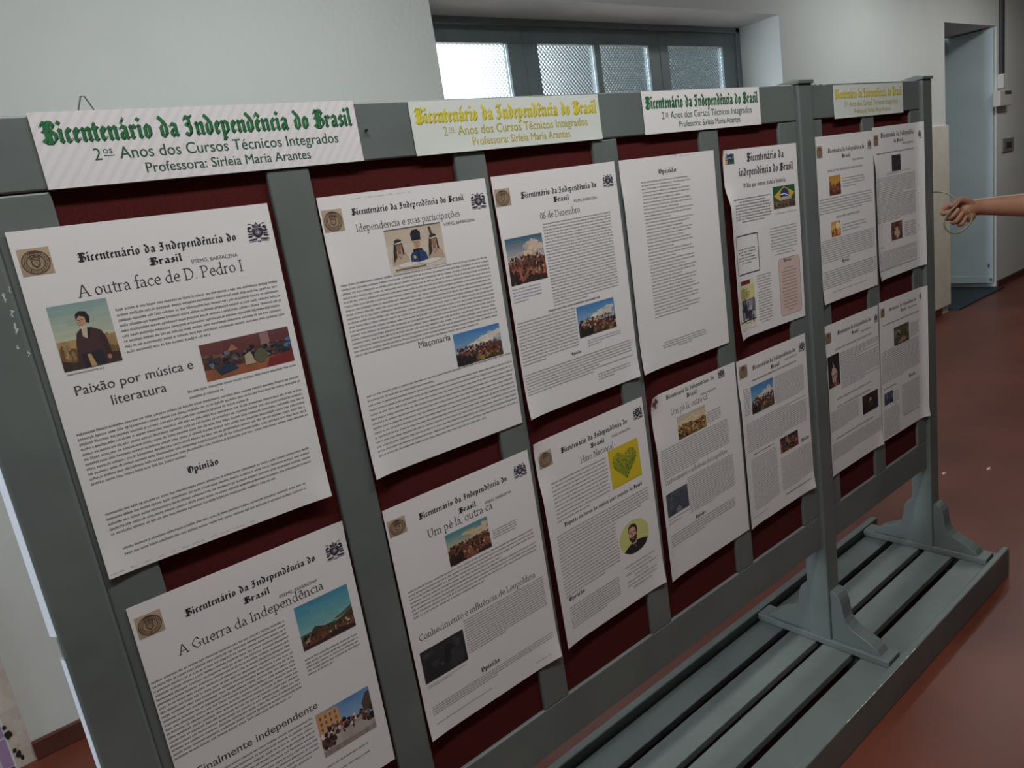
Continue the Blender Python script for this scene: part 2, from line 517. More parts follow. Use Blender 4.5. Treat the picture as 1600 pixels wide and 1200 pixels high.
o = b.build('hanging_wire', M['steel'], st)
o['label'] = 'bent steel wire hanger on the top rail'
# chipped paint on the left post and a small nail stub in the rail
cr = random.Random(11)
for (cx, cz, n, ln) in ((0.0645, 1.487, 4, .010), (0.0675, 1.470, 4, .008), (0.066, 1.452, 5, .012), (0.034, 1.436, 4, .009), (0.038, 1.418, 3, .006), (0.0715, 1.497, 3, .006), (0.0705, 1.425, 3, .006), (0.0625, 1.435, 3, .005)):
    b = MB()
    L_, R_ = [], []
    for k in range(n + 3):
        zz_ = cz + ln - 1.1 * ln * k / (n + 2)
        w_ = cr.uniform(0.0003, 0.0016) * (0.3 if k in (0, n + 2) else 1)
        xx = cx + cr.uniform(-.0012, .0012)
        L_.append((xx - w_, -0.01115, Z(zz_))); R_.append((xx + w_, -0.01115, Z(zz_)))
    vs = [tuple(Vector(p) - ORG) for p in L_ + R_]
    m_ = len(L_)
    b.mesh(vs, [(i, i + 1, m_ + i + 1, m_ + i) for i in range(m_ - 1)])
    o = b.build('paint_chip', M['chip'], st)
    o['label'] = 'pale chipped paint on the left post'
b = MB(); b.tube([tuple(Vector(p) - ORG) for p in ((0.549, 0.0, Z(1.6425)), (0.549, -0.006, Z(1.642)))], 0.0016, 8)
b.build('nail', M['soot'], st)

# paint worn white along the edges that get knocked
def worn(x0, x1, y, z, seed, w0=0.0022):
    r = random.Random(seed)
    n = int((x1 - x0) / 0.008)
    vs = []
    for i in range(n + 1):
        x = x0 + (x1 - x0) * i / n
        k = max(0.05, r.uniform(-.4, 1.0)) * (0.2 if i in (0, n) else 1)
        vs += [(x, y - 0.0004, z - w0 * k), (x, y - 0.0002, z + 0.0005), (x, y + w0 * k, z + 0.0005)]
    fs = []
    for i in range(n):
        a = 3 * i
        fs += [(a, a + 3, a + 4, a + 1), (a + 1, a + 4, a + 5, a + 2)]
    b = MB()
    b.mesh([tuple(Vector(v) - ORG) for v in vs], fs)
    o = b.build('worn_edge', M['chip'], st)
    o['label'] = 'whitish worn paint on the edge'
worn(1.42, 1.80, -0.200, Z(0.196), 1)
worn(1.80, 1.885, -0.001, zr1, 2, 0.004)
worn(2.00, 2.05, -0.001, zr1, 3, 0.003)
worn(1.60, 1.69, -0.001, zr1, 4, 0.002)

# pale splayed strip down the outer edge of the left post, broken for a hand's width
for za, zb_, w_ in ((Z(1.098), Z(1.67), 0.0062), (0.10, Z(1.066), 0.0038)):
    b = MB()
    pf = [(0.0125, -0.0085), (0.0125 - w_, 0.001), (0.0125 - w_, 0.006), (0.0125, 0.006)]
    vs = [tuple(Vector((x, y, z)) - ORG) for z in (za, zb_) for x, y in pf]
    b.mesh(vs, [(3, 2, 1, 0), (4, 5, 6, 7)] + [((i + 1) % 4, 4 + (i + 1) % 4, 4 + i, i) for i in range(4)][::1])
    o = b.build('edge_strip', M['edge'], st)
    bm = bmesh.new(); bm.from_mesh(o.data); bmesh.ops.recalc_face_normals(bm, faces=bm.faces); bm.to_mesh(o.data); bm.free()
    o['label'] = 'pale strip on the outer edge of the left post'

# ------------------------------------------------------------------ lettering
def hull(pts):
    pts = sorted(set((round(x, 5), round(y, 5)) for x, y in pts))
    if len(pts) < 3: return pts
    def half(ps):
        h = []
        for p in ps:
            while len(h) > 1 and (h[-1][0] - h[-2][0]) * (p[1] - h[-2][1]) - (h[-1][1] - h[-2][1]) * (p[0] - h[-2][0]) <= 0:
                h.pop()
            h.append(p)
        return h
    a, c = half(pts), half(pts[::-1])
    return a[:-1] + c[:-1]

def smooth(pts, k=5):
    if len(pts) < 3: return pts
    out = []
    P = [pts[0]] + list(pts) + [pts[-1]]
    for i in range(1, len(P) - 2):
        p0, p1, p2, p3 = P[i - 1], P[i], P[i + 1], P[i + 2]
        for j in range(k):
            t = j / k
            out.append(tuple(0.5 * ((2 * p1[q]) + (-p0[q] + p2[q]) * t + (2 * p0[q] - 5 * p1[q] + 4 * p2[q] - p3[q]) * t * t
                                    + (-p0[q] + 3 * p1[q] - 3 * p2[q] + p3[q]) * t ** 3) for q in (0, 1)))
    out.append(pts[-1])
    return out

def nib_polys(stroke, ang, w, t):
    c, s = cos(radians(ang)), sin(radians(ang))
    n = [(c * w / 2 * a - s * t / 2 * b_, s * w / 2 * a + c * t / 2 * b_) for a in (-1, 1) for b_ in (-1, 1)]
    out = []
    for (x0, y0), (x1, y1) in zip(stroke, stroke[1:]):
        out.append(hull([(x0 + a, y0 + b_) for a, b_ in n] + [(x1 + a, y1 + b_) for a, b_ in n]))
    return out

# -- a broad-nib black letter (units: x-height = 1)
def minim(x, top=0.86, bot=0.14):
    return [[(x, top), (x, bot)], [(x - .08, .92), (x + .05, .82)], [(x - .05, .19), (x + .10, .07)]]
A1 = [[(.28, 1.24), (.46, 1.5)]]
BLK = {
 'i': (minim(.2) + [[(.13, 1.42), (.27, 1.32)]], .52), 'ı': (minim(.2), .52),
 'n': (minim(.2) + minim(.70) + [[(.3, .76), (.6, .92)]], 1.0),
 'm': (minim(.2) + minim(.70) + minim(1.2) + [[(.3, .76), (.6, .92)], [(.8, .76), (1.1, .92)]], 1.5),
 'u': (minim(.2) + minim(.70) + [[(.3, .08), (.6, .24)]], 1.0),
 'r': (minim(.2) + [[(.28, .78), (.45, .92)], [(.42, .94), (.58, .80)]], .74),
 't': ([[(.2, 1.22), (.2, .14)], [(.15, .19), (.34, .07)], [(.02, .9), (.46, .9)]], .58),
 'e': ([[(.2, .8), (.2, .18)], [(.2, .18), (.32, .07), (.50, .2)], [(.2, .82), (.34, .93), (.52, .74), (.26, .48)]], .72),
 'c': ([[(.2, .8), (.2, .18)], [(.2, .18), (.34, .06), (.52, .2)], [(.2, .82), (.36, .94), (.52, .82)]], .68),
 'o': ([[(.2, .8), (.2, .2), (.38, .06)], [(.36, .94), (.62, .78), (.62, .2), (.42, .06)], [(.2, .8), (.36, .94)]], .92),
 'a': ([[(.62, .84), (.62, .14)], [(.57, .19), (.74, .07)], [(.14, .80), (.34, .94), (.58, .84)], [(.58, .58), (.22, .44), (.20, .18), (.34, .06), (.56, .2)]], .94),
 'd': ([[(.12, 1.46), (.46, 1.14), (.64, .86), (.64, .2), (.44, .06)], [(.38, .93), (.2, .78), (.2, .2), (.38, .06)]], .94),
 'p': ([[(.2, .86), (.2, -.40)], [(.1, .94), (.24, .84)], [(.28, .82), (.44, .94), (.68, .78), (.68, .2), (.46, .06), (.26, .14)], [(.08, -.42), (.34, -.36)]], .98),
 'q': ([[(.68, .86), (.68, -.42)], [(.42, .93), (.2, .78), (.2, .2), (.38, .06), (.62, .16)], [(.38, .93), (.66, .86)]], .98),
 's': ([[(.54, .82), (.34, .94), (.16, .76), (.52, .36), (.52, .2), (.32, .06), (.12, .2)]], .72),
 'l': ([[(.2, 1.5), (.2, .14)], [(.15, .19), (.34, .07)], [(.08, 1.46), (.24, 1.4)]], .50),
 'h': ([[(.2, 1.5), (.2, .12)], [(.3, .76), (.56, .92)], [(.52, .94), (.68, .8), (.68, .1), (.5, -.2)]], .96),
 'B': ([[(.02, 1.22), (.2, 1.42), (.44, 1.34), (.6, 1.44)], [(.34, 1.36), (.34, .1)], [(.58, 1.3), (.58, .14)], [(.52, 1.38), (.86, 1.40), (1.02, 1.16), (.7, .84), (1.06, .6), (1.06, .26), (.76, .05), (.3, .06), (.02, .22)], [(.1, .84), (.3, .92)]], 1.28),
 'I': ([[(.04, 1.2), (.2, 1.42), (.5, 1.30), (.78, 1.44)], [(.5, 1.3), (.46, .94), (.56, .5), (.5, .14), (.26, .03), (.03, .18)], [(.14, .86), (.42, .74)]], 1.0),
 'D': ([[(.04, 1.26), (.4, 1.44), (.94, 1.22), (1.06, .7), (.94, .26), (.56, .05), (.1, .2)], [(.38, 1.3), (.38, .16)], [(.62, 1.2), (.62, .3)]], 1.28),
 'O': ([[(.6, 1.42), (.22, 1.14), (.18, .4), (.56, .04), (.98, .32), (1.0, 1.0), (.6, 1.42)], [(.5, 1.2), (.5, .3)], [(.02, 1.28), (.3, 1.4)]], 1.22),
 ',': ([[(.14, .08), (.06, -.16)]], .3), ' ': ([], .62),
}
for ch, base, acc in (('á', 'a', [[(.36, 1.2), (.54, 1.46)]]), ('ú', 'u', [[(.36, 1.2), (.54, 1.46)]]), ('ó', 'o', [[(.32, 1.2), (.50, 1.46)]]),
                      ('ê', 'e', [[(.1, 1.18), (.34, 1.42), (.58, 1.18)]]), ('ã', 'a', [[(.1, 1.2), (.28, 1.36), (.46, 1.22), (.66, 1.38)]])):
    BLK[ch] = (BLK[base][0] + acc, BLK[base][1])

# -- a humanist book serif (units: x-height = 1)
def st_(x, y0, y1, foot=True, head=True):
    l = [[(x, y0), (x, y1)]]
    if foot: l.append([(x - .17, y0 + .03), (x + .17, y0 + .03)])
    if head: l.append([(x - .17, y1 - .10), (x, y1 - .02)])
    return l
def capst(x): return [[(x, 0), (x, 1.5)], [(x - .18, .03), (x + .18, .03)], [(x - .18, 1.47), (x + .18, 1.47)]]
def ell(cx, cy, rx, ry): return [(cx + rx * cos(a), cy + ry * sin(a)) for a in [2 * pi * k / 20 for k in range(21)]]
def S(*p): return smooth(list(p))
def arch(x, x2): return [S((x, .70), (x + (x2 - x) * .55, .97), (x2, .72)), [(x2, .72), (x2, 0)], [(x2 - .15, .03), (x2 + .17, .03)]]
SER = {
 'A': ([[(.08, 0), (.62, 1.5), (1.16, 0)], [(.28, .5), (.96, .5)], [(-.06, .03), (.24, .03)], [(.98, .03), (1.32, .03)]], 1.3),
 'D': (capst(.25) + [S((.25, 1.47), (.8, 1.42), (1.2, .76), (.8, .08), (.25, .03))], 1.4),
 'P': (capst(.25) + [S((.25, 1.47), (.7, 1.46), (.94, 1.1), (.7, .74), (.25, .70))], 1.1),
 'I': (capst(.26), .54),
 'G': ([S((1.12, 1.2), (.74, 1.5), (.16, .76), (.74, .02), (1.14, .2)), [(1.14, .62), (1.14, .12)], [(.95, .62), (1.3, .62)]], 1.42),
 'C': ([S((1.1, 1.2), (.74, 1.5), (.16, .76), (.74, .02), (1.12, .28))], 1.24),
 'U': ([S((.24, 1.5), (.24, .5), (.62, .02), (1.02, .5), (1.02, 1.5)), [(.06, 1.47), (.42, 1.47)], [(.86, 1.47), (1.2, 1.47)]], 1.3),
 'L': (capst(.25) + [[(.25, .04), (.92, .04), (.98, .3)]], 1.04),
 'H': (capst(.25) + capst(1.15) + [[(.25, .76), (1.15, .76)]], 1.42),
 'N': ([[(.25, 0), (.25, 1.5), (1.15, 0), (1.15, 1.5)], [(.08, .03), (.42, .03)], [(.98, 1.47), (1.32, 1.47)], [(.06, 1.47), (.26, 1.47)]], 1.42),
 '0': ([ell(.46, .72, .33, .70)], .94), '8': ([ell(.46, 1.08, .27, .33), ell(.46, .38, .33, .36)], .94),
 'a': ([S((.14, .78), (.38, .98), (.62, .70)), [(.62, .70), (.62, .12), (.76, .03)], S((.62, .56), (.3, .50), (.14, .27), (.3, .04), (.62, .22))], .86),
 'b': ([[(.2, 1.65), (.2, .06)], [(.03, 1.56), (.2, 1.63)], S((.2, .76), (.52, .98), (.86, .5), (.52, .02), (.2, .16))], 1.02),
 'c': ([S((.76, .8), (.5, .98), (.14, .5), (.48, .02), (.78, .2))], .86),
 'd': ([[(.8, 1.65), (.8, .0)], [(.63, 1.56), (.8, 1.63)], [(.8, .04), (.96, .04)], S((.8, .84), (.5, .98), (.14, .5), (.45, .02), (.8, .22))], 1.06),
 'e': ([[(.17, .54), (.78, .54)], S((.78, .54), (.72, .86), (.46, .98), (.14, .5), (.48, .02), (.80, .2))], .9),
 'f': ([S((.64, 1.5), (.46, 1.65), (.3, 1.36)), [(.3, 1.36), (.3, 0)], [(.06, .95), (.56, .95)], [(.12, .03), (.48, .03)]], .6),
 'h': (st_(.22, 0, 1.65) + arch(.22, .80), 1.06), 'i': (st_(.24, 0, .98) + [[(.2, 1.38), (.27, 1.38)]], .5), 'ı': (st_(.24, 0, .98), .5),
 'l': (st_(.24, 0, 1.65), .48), 'm': (st_(.22, 0, .98) + arch(.22, .78) + arch(.78, 1.34), 1.6), 'n': (st_(.22, 0, .98) + arch(.22, .80), 1.06),
 'o': ([ell(.5, .5, .35, .46)], 1.0),
 'p': (st_(.22, -.55, .98) + [S((.22, .76), (.54, .98), (.88, .5), (.54, .02), (.22, .16))], 1.04),
 'r': (st_(.22, 0, .98) + [S((.22, .66), (.45, .95), (.62, .9))], .7),
 's': ([S((.56, .82), (.34, .98), (.15, .76), (.38, .5), (.6, .25), (.34, .02), (.1, .2))], .74),
 't': ([[(.3, 1.28), (.3, .2)], S((.3, .2), (.42, .02), (.6, .14)), [(.06, .95), (.56, .95)]], .62),
 'u': ([[(.04, .93), (.2, .95)], S((.2, .95), (.2, .28), (.44, .02), (.76, .28)), [(.76, .98), (.76, .0)], [(.6, .93), (.76, .95)], [(.76, .04), (.92, .04)]], 1.04),
 'z': ([[(.1, .95), (.68, .95), (.1, .04), (.72, .04)]], .82), ',': ([[(.16, .06), (.08, -.2)]], .34), '.': ([[(.13, .06), (.2, .06)]], .34), ' ': ([], .46),
}
for ch, base, acc in (('á', 'a', [[(.34, 1.2), (.52, 1.46)]]), ('é', 'e', [[(.4, 1.2), (.58, 1.46)]]), ('ê', 'e', [[(.2, 1.2), (.46, 1.44), (.72, 1.2)]]),
                      ('ç', 'c', [[(.48, 0), (.54, -.18), (.36, -.28)]]), ('õ', 'o', [S((.16, 1.22), (.36, 1.36), (.6, 1.22), (.82, 1.38))])):
    SER[ch] = (SER[base][0] + acc, SER[base][1])

def stroke_text(text, font):
    ang, w, t = (40, .31, .05) if font is BLK else (28, .155, .055)
    polys, x = [], 0.0
    for ch in text:
        g, adv = font[ch]
        for stq in g:
            for p in nib_polys(stq, ang, w, t):
                polys.append([(x + a, b_) for a, b_ in p])
        x += adv
    return polys, x - (.1 if font is BLK else .0)

_sans = {}
def sans_text(text):
    """outlines of the built-in sans face (1 unit = cap height-ish)"""
    if text in _sans: return _sans[text]
    cu = bpy.data.curves.new('lettering', 'FONT')
    cu.body = text
    cu.resolution_u = 3
    ob = bpy.data.objects.new('lettering', cu)
    COL.objects.link(ob)
    dg = bpy.context.evaluated_depsgraph_get()
    me = bpy.data.meshes.new_from_object(ob.evaluated_get(dg))
    polys = [[(me.vertices[i].co.x, me.vertices[i].co.y) for i in p.vertices] for p in me.polygons]
    xs = [v.co.x for v in me.vertices]
    width = max(xs)
    bpy.data.objects.remove(ob); bpy.data.curves.remove(cu); bpy.data.meshes.remove(me)
    _sans[text] = (polys, width)
    return _sans[text]

INK = lin((44, 42, 48)); GREY = lin((74, 72, 76)); BLUE = lin((62, 92, 128))

# ------------------------------------------------------------------ pictures printed on the posters
class Pic:
    """paints flat patches of ink in the unit square, (0, 0) at the top left"""
    def __init__(s, seed): s.l = []; s.r = random.Random(seed); s.lift = 0
    def poly(s, pts, c): s.l.append((pts, lin(c)))
    def rect(s, x0, y0, x1, y1, c): s.poly([(x0, y0), (x1, y0), (x1, y1), (x0, y1)], c)
    def grad(s, y0, y1, c0, c1, n=8):
        for i in range(n):
            t = (i + .5) / n
            c = tuple(a + (b_ - a) * t for a, b_ in zip(c0, c1))
            for j in range(4):
                k = 1 + s.r.uniform(-.03, .03)
                s.rect(j / 4, y0 + (y1 - y0) * i / n, (j + 1) / 4, y0 + (y1 - y0) * (i + 1) / n, tuple(min(255, v * k) for v in c))
    def blob(s, cx, cy, rx, ry, c, n=9, jit=.3):
        s.poly([(min(1, max(0, cx + rx * (1 + s.r.uniform(-jit, jit)) * cos(2 * pi * k / n))),
                 min(1, max(0, cy + ry * (1 + s.r.uniform(-jit, jit)) * sin(2 * pi * k / n)))) for k in range(n)], c)
    def hills(s, base, c, amp=.06, n=14, slope=0.0):
        ph = [s.r.uniform(0, 6) for _ in range(3)]
        top = [(i / n, min(.99, base + slope * i / n - amp * (sin(3 * i / n * 2 + ph[0]) + .5 * sin(9 * i / n + ph[1]) + .3 * s.r.uniform(-1, 1)))) for i in range(n + 1)]
        for (xa, ya), (xb, yb) in zip(top, top[1:]):
            k = 1 + s.r.uniform(-.08, .08)
            s.poly([(xa, ya), (xb, yb), (xb, 1), (xa, 1)], tuple(min(255, v * k) for v in c))
    def crowd(s, x0, y0, x1, y1, n, cols, size=.035):
        for _ in range(n):
            x, y = s.r.uniform(x0, x1), s.r.uniform(y0, y1)
            q = size * s.r.uniform(.5, 1.5)
            s.blob(x, y, q * .8, q * s.r.uniform(.7, 1.8), s.r.choice(cols), 7, .45)

def paint(kind, seed):
    p = Pic(seed)
    base = {'salon': (96, 60, 54), 'interior': (70, 48, 40), 'parade': (170, 160, 156), 'battle': (110, 90, 78), 'valley': (136, 100, 80), 'redhill': (140, 90, 76), 'ochre': (190, 150, 100), 'harbour': (90, 90, 76), 'gentleman': (150, 130, 96), 'sunset': (150, 96, 54), 'amber': (200, 150, 80), 'olive': (90, 84, 62)}.get(kind)
    if base: p.rect(0, 0, 1, 1, base)
    SKYB, CLOUD = (88, 146, 196), (214, 206, 192)
    DK = [(52, 40, 36), (70, 50, 42), (38, 34, 34), (96, 66, 52)]
    if kind == 'gentleman':
        p.grad(0, .55, (136, 164, 164), (190, 190, 164), 10)
        p.hills(.56, (168, 138, 92), .012); p.hills(.7, (126, 98, 62), .03); p.hills(.84, (66, 52, 44), .03)
        p.crowd(.02, .62, .3, .82, 14, [(150, 120, 80), (112, 84, 54), (180, 146, 100)], .03); p.crowd(.75, .55, .98, .8, 12, [(156, 128, 86), (96, 74, 52)], .03)
        p.poly([(.36, .46), (.44, .40), (.62, .40), (.78, .47), (.84, .62), (.86, .86), (.76, .9), (.74, 1), (.30, 1), (.26, .9), (.31, .62)], (74, 50, 52))
        p.poly([(.34, .78), (.70, .76), (.74, 1), (.36, 1)], (46, 44, 50)); p.poly([(.44, .80), (.50, .80), (.56, 1), (.46, 1)], (186, 150, 100))
        p.poly([(.72, .5), (.82, .54), (.86, .84), (.76, .86)], (66, 44, 46)); p.poly([(.46, .4), (.56, .39), (.52, .56), (.45, .52)], (196, 184, 158)); p.poly([(.56, .39), (.62, .42), (.52, .58)], (40, 30, 32))
        p.blob(.49, .275, .075, .10, (196, 150, 122), 12, .05); p.poly([(.41, .26), (.42, .17), (.5, .13), (.6, .15), (.64, .23), (.62, .33), (.57, .31), (.56, .23), (.47, .20)], (44, 34, 32))
        p.blob(.80, .90, .035, .04, (180, 120, 92), 9, .1); p.rect(.44, .365, .56, .40, (206, 194, 170)); p.rect(.435, .262, .465, .275, (60, 44, 40)); p.rect(.495, .258, .525, .271, (60, 44, 40)); p.poly([(.468, .27), (.482, .268), (.487, .318), (.46, .32)], (164, 116, 92)); p.rect(.452, .337, .502, .346, (140, 76, 68))
    elif kind in ('salon', 'interior'):
        p.grad(0, .72, (112, 64, 66), (84, 52, 48), 6); p.hills(.72, (150, 92, 62), .015); p.poly([(.72, .75), (1, .68), (1, 1), (.66, 1)], (122, 44, 48))
        p.rect(.66, .02, .76, .4, (150, 116, 116)); p.poly([(.28, .32), (.34, .14), (.40, .32)], (164, 110, 84))
        p.crowd(.02, .34, .98, .66, 130, [(40, 44, 54), (54, 58, 70), (70, 62, 60), (30, 30, 36), (108, 116, 130), (88, 74, 62), (120, 84, 70)], .032)
        p.poly([(.12, .72), (.3, .62), (.36, .82), (.16, .9)], (40, 58, 78)); p.poly([(.45, .52), (.52, .45), (.56, .8), (.44, .8)], (176, 160, 140)); p.blob(.63, .62, .07, .2, (96, 94, 72), 9, .2)
        p.crowd(.88, .3, .99, .55, 8, [(88, 112, 146), (52, 66, 92)], .04)
        if kind == 'interior':
            p.rect(0, 0, 1, .2, (58, 46, 38)); p.poly([(.3, .1), (.45, .06), (.45, .5), (.32, .5)], (150, 118, 78)); p.crowd(.05, .5, .95, .95, 40, [(60, 44, 36), (120, 78, 60), (40, 32, 28), (164, 112, 88)], .06)
    elif kind == 'harbour':
        p.grad(0, .66, (70, 142, 172), (130, 182, 178), 10)
        p.poly([(.02, .98), (.10, .86), (.2, .66), (.28, .58), (.5, .68), (.72, .66), (.9, .55), (1, .50), (1, 1), (0, 1)], (72, 64, 48)); p.poly([(.62, .62), (.8, .56), (1, .47), (1, .56), (.72, .64)], (78, 96, 84))
        p.hills(.78, (112, 70, 52), .03); p.hills(.9, (58, 44, 38), .03); p.crowd(.05, .68, .95, .88, 40, DK + [(186, 168, 136)], .028); p.poly([(.06, .86), (.18, .70), (.19, .71), (.08, .88)], (140, 138, 112)); p.poly([(.6, .70), (.75, .63), (.95, .56), (.76, .66)], (160, 146, 110))
    elif kind == 'parade':
        p.grad(0, .5, (92, 142, 194), (150, 178, 206), 8); p.hills(.66, (182, 172, 168), .01); p.hills(.88, (150, 136, 128), .01)
        p.poly([(0, 0), (.40, .04), (.42, .5), (0, .66)], (206, 160, 112))
        for i in range(4):
            for j in range(3): p.rect(.05 + .09 * i, .10 + .13 * j, .085 + .09 * i, .17 + .13 * j, (128, 90, 64))
        p.poly([(.82, .3), (.92, .1), (1, .08), (1, .5), (.84, .5)], (86, 72, 66))
        p.crowd(.04, .42, .98, .68, 60, DK + [(222, 212, 204), (60, 96, 160), (166, 66, 52), (230, 224, 220)], .034); p.crowd(.0, .62, .25, .85, 18, DK, .04); p.crowd(.8, .6, .98, .74, 8, DK, .04)
    elif kind == 'trio':
        p.grad(0, 1, (196, 178, 160), (214, 202, 188), 8); p.rect(0, 0, 1, .03, (120, 110, 100))
        for cx, hat, coat, sk in ((.2, (56, 46, 42), (190, 168, 148), (156, 116, 92)), (.52, (34, 38, 50), (40, 66, 112), (190, 150, 124)), (.82, (58, 48, 44), (184, 160, 140), (160, 120, 96))):
            p.poly([(cx - .15, .84), (cx - .14, .66), (cx - .08, .57), (cx + .08, .57), (cx + .14, .65), (cx + .16, .84)], coat)
            p.rect(cx - .03, .46, cx + .03, .59, tuple(int(v * .85) for v in sk))
            p.blob(cx, .40, .06, .125, sk, 14, .04)
            for ex in (-.025, .025): p.rect(cx + ex - .012, .372, cx + ex + .012, .386, (60, 44, 40))
            p.poly([(cx - .006, .39), (cx + .006, .39), (cx + .012, .44), (cx - .012, .44)], tuple(int(v * .8) for v in sk)); p.rect(cx - .022, .462, cx + .022, .472, (120, 74, 66))
            if cx == .52:
                p.poly([(cx - .075, .32), (cx - .09, .18), (cx - .05, .09), (cx + .04, .08), (cx + .09, .16), (cx + .075, .32)], hat); p.rect(cx - .08, .29, cx + .08, .33, (24, 26, 34))
                p.poly([(cx - .02, .58), (cx + .02, .58), (cx + .02, .84), (cx - .02, .84)], (30, 44, 78)); p.blob(cx - .07, .72, .025, .05, (196, 170, 110), 8); p.poly([(cx - .08, .53), (cx + .08, .53), (cx + .08, .58), (cx - .08, .58)], (40, 36, 40))
            else:
                p.poly([(cx - .065, .36), (cx - .06, .27), (cx, .235), (cx + .06, .27), (cx + .065, .36)], hat); p.poly([(cx - .066, .335), (cx + .066, .31), (cx + .066, .335), (cx - .066, .36)], (222, 214, 200))
                p.poly([(cx - .07, .33), (cx - .035, .38), (cx - .05, .66), (cx - .12, .78), (cx - .10, .5)], hat); p.poly([(cx + .05, .36), (cx + .07, .36), (cx + .085, .62), (cx + .05, .6)], hat); p.poly([(cx - .04, .6), (cx, .72), (cx + .05, .6), (cx + .03, .6), (cx, .68), (cx - .03, .6)], (150, 110, 84))
        p.poly([(.78, .24), (.76, .06), (.80, .07), (.82, .24)], (70, 62, 56)); p.rect(.08, .93, .62, .965, (128, 100, 84))
        p.blob(.3, .86, .2, .05, (224, 216, 206)); p.blob(.72, .86, .2, .05, (222, 214, 204))
    elif kind == 'battle':
        p.grad(0, .62, (66, 126, 186), (150, 176, 196), 8)
        for i in range(26):
            t = p.r.random(); p.blob(.28 + .70 * t, .50 - .34 * t * p.r.uniform(.3, 1.1), p.r.uniform(.05, .13), p.r.uniform(.04, .09), p.r.choice([CLOUD, (226, 218, 204), (196, 184, 168), (206, 198, 188)]), 9, .25)
        p.hills(.62, (92, 66, 54), .05, slope=-.08); p.hills(.82, (66, 52, 44), .05)
        p.crowd(.04, .46, .97, .80, 190, DK + [(148, 82, 66), (176, 128, 102), (120, 62, 56), (208, 182, 150), (160, 60, 52), (58, 40, 38)], .024); p.crowd(.02, .78, .4, .98, 26, [(34, 32, 34), (46, 42, 42)], .05); p.crowd(.4, .8, .96, .96, 26, [(126, 100, 60), (92, 74, 52), (150, 120, 76)], .035)
    elif kind in ('valley', 'redhill', 'ochre'):
        a, c = {'valley': ((70, 138, 152), (206, 184, 146)), 'redhill': ((62, 98, 122), (206, 184, 178)), 'ochre': ((190, 178, 160), (226, 206, 168))}[kind]
        p.grad(0, .5, a, c, 8); [p.blob(.45 + .5 * p.r.random(), .14 + .30 * p.r.random(), p.r.uniform(.05, .13), p.r.uniform(.04, .08), p.r.choice([(218, 192, 158), c, tuple(int(v * .9) for v in c)]), 9, .25) for _ in range(20)]
        g, d = {'valley': ((136, 84, 64), (52, 42, 38)), 'redhill': ((158, 88, 72), (56, 40, 36)), 'ochre': ((178, 136, 80), (120, 86, 52))}[kind]
        p.hills(.52, tuple(int(v * .75) for v in g), .05, slope=-.06); p.hills(.66, g, .04); p.hills(.9, d, .06)
        cc = DK + [(150, 96, 74), (112, 72, 58)] if kind != 'ochre' else [(96, 66, 40), (150, 108, 60), (214, 178, 120), (70, 50, 36)]
        p.crowd(.05, .42, .97, .66, 130, cc, .024); p.crowd(.35, .6, .97, .88, 90, cc + [(196, 152, 112)], .026); p.crowd(.02, .72, .3, .97, 16, [d, (40, 34, 32)], .06)
    elif kind in ('dark', 'slate', 'slateblue'):
        c = {'dark': (46, 47, 52), 'slate': (84, 88, 100), 'slateblue': (74, 80, 100)}[kind]
        p.grad(0, 1, c, tuple(int(v * .85) for v in c), 6)
        p.crowd(.1, .1, .9, .95, 16, [tuple(int(v * k) for v in c) for k in (.7, .85, 1.2, 1.4)], .1)
        if kind == 'slateblue': p.crowd(.2, .3, .9, .9, 18, [(150, 150, 160), (40, 42, 56)], .08)
    elif kind == 'heart':
        p.rect(0, 0, 1, 1, (212, 186, 40)); p.rect(0, .96, 1, 1, (196, 172, 44))
        pr = [(0.5 + .40 * (16 * sin(t) ** 3) / 16, .47 - .40 * (13 * cos(t) - 5 * cos(2 * t) - 2 * cos(3 * t) - cos(4 * t)) / 15) for t in [2 * pi * k / 40 for k in range(40)]]
        ys = [q[1] for q in pr]
        y = min(ys) + .02
        while y < max(ys) - .02:
            xs = []
            for (xa, ya), (xb, yb) in zip(pr, pr[1:] + pr[:1]):
                if (ya - y) * (yb - y) < 0: xs.append(xa + (xb - xa) * (y - ya) / (yb - ya))
            xs.sort()
            for xa, xb in zip(xs[::2], xs[1::2]):
                x = xa
                while x < xb - .015:
                    wd = min(p.r.uniform(.03, .09), xb - x)
                    hh = p.r.uniform(.013, .022)
                    p.poly([(x, y - hh), (x + wd, y - hh * .8), (x + wd, y + hh), (x, y + hh * .8)], p.r.choice([(112, 142, 44), (86, 126, 52), (132, 156, 44), (66, 110, 56)]))
                    x += wd + .012
            y += .043
    elif kind == 'portrait':
        p.poly([(.52 + .47 * cos(2 * pi * k / 28), .5 + .49 * sin(2 * pi * k / 28)) for k in range(28)], (206, 204, 130))
        for xa, xb, ya in ((.16, .40, .84), (.40, .64, .78), (.64, .92, .76)):
            pass
        p.poly([(.16, .82), (.30, .72), (.42, .66), (.62, .64), (.80, .68), (.93, .74), (.84, .88), (.70, .96), (.5, .99), (.32, .95)], (40, 38, 40))
        p.poly([(.42, .67), (.50, .65), (.56, .66), (.52, .80)], (208, 204, 196)); p.poly([(.46, .72), (.52, .70), (.56, .74), (.50, .78)], (30, 30, 32))
        p.poly([(.40, .52), (.58, .52), (.57, .68), (.44, .70)], (186, 148, 122))
        p.blob(.48, .40, .135, .235, (204, 164, 138), 16, .03); p.poly([(.34, .30), (.36, .17), (.46, .11), (.58, .14), (.63, .25), (.62, .44), (.59, .42), (.57, .25), (.48, .19), (.38, .22), (.36, .36)], (52, 40, 38))
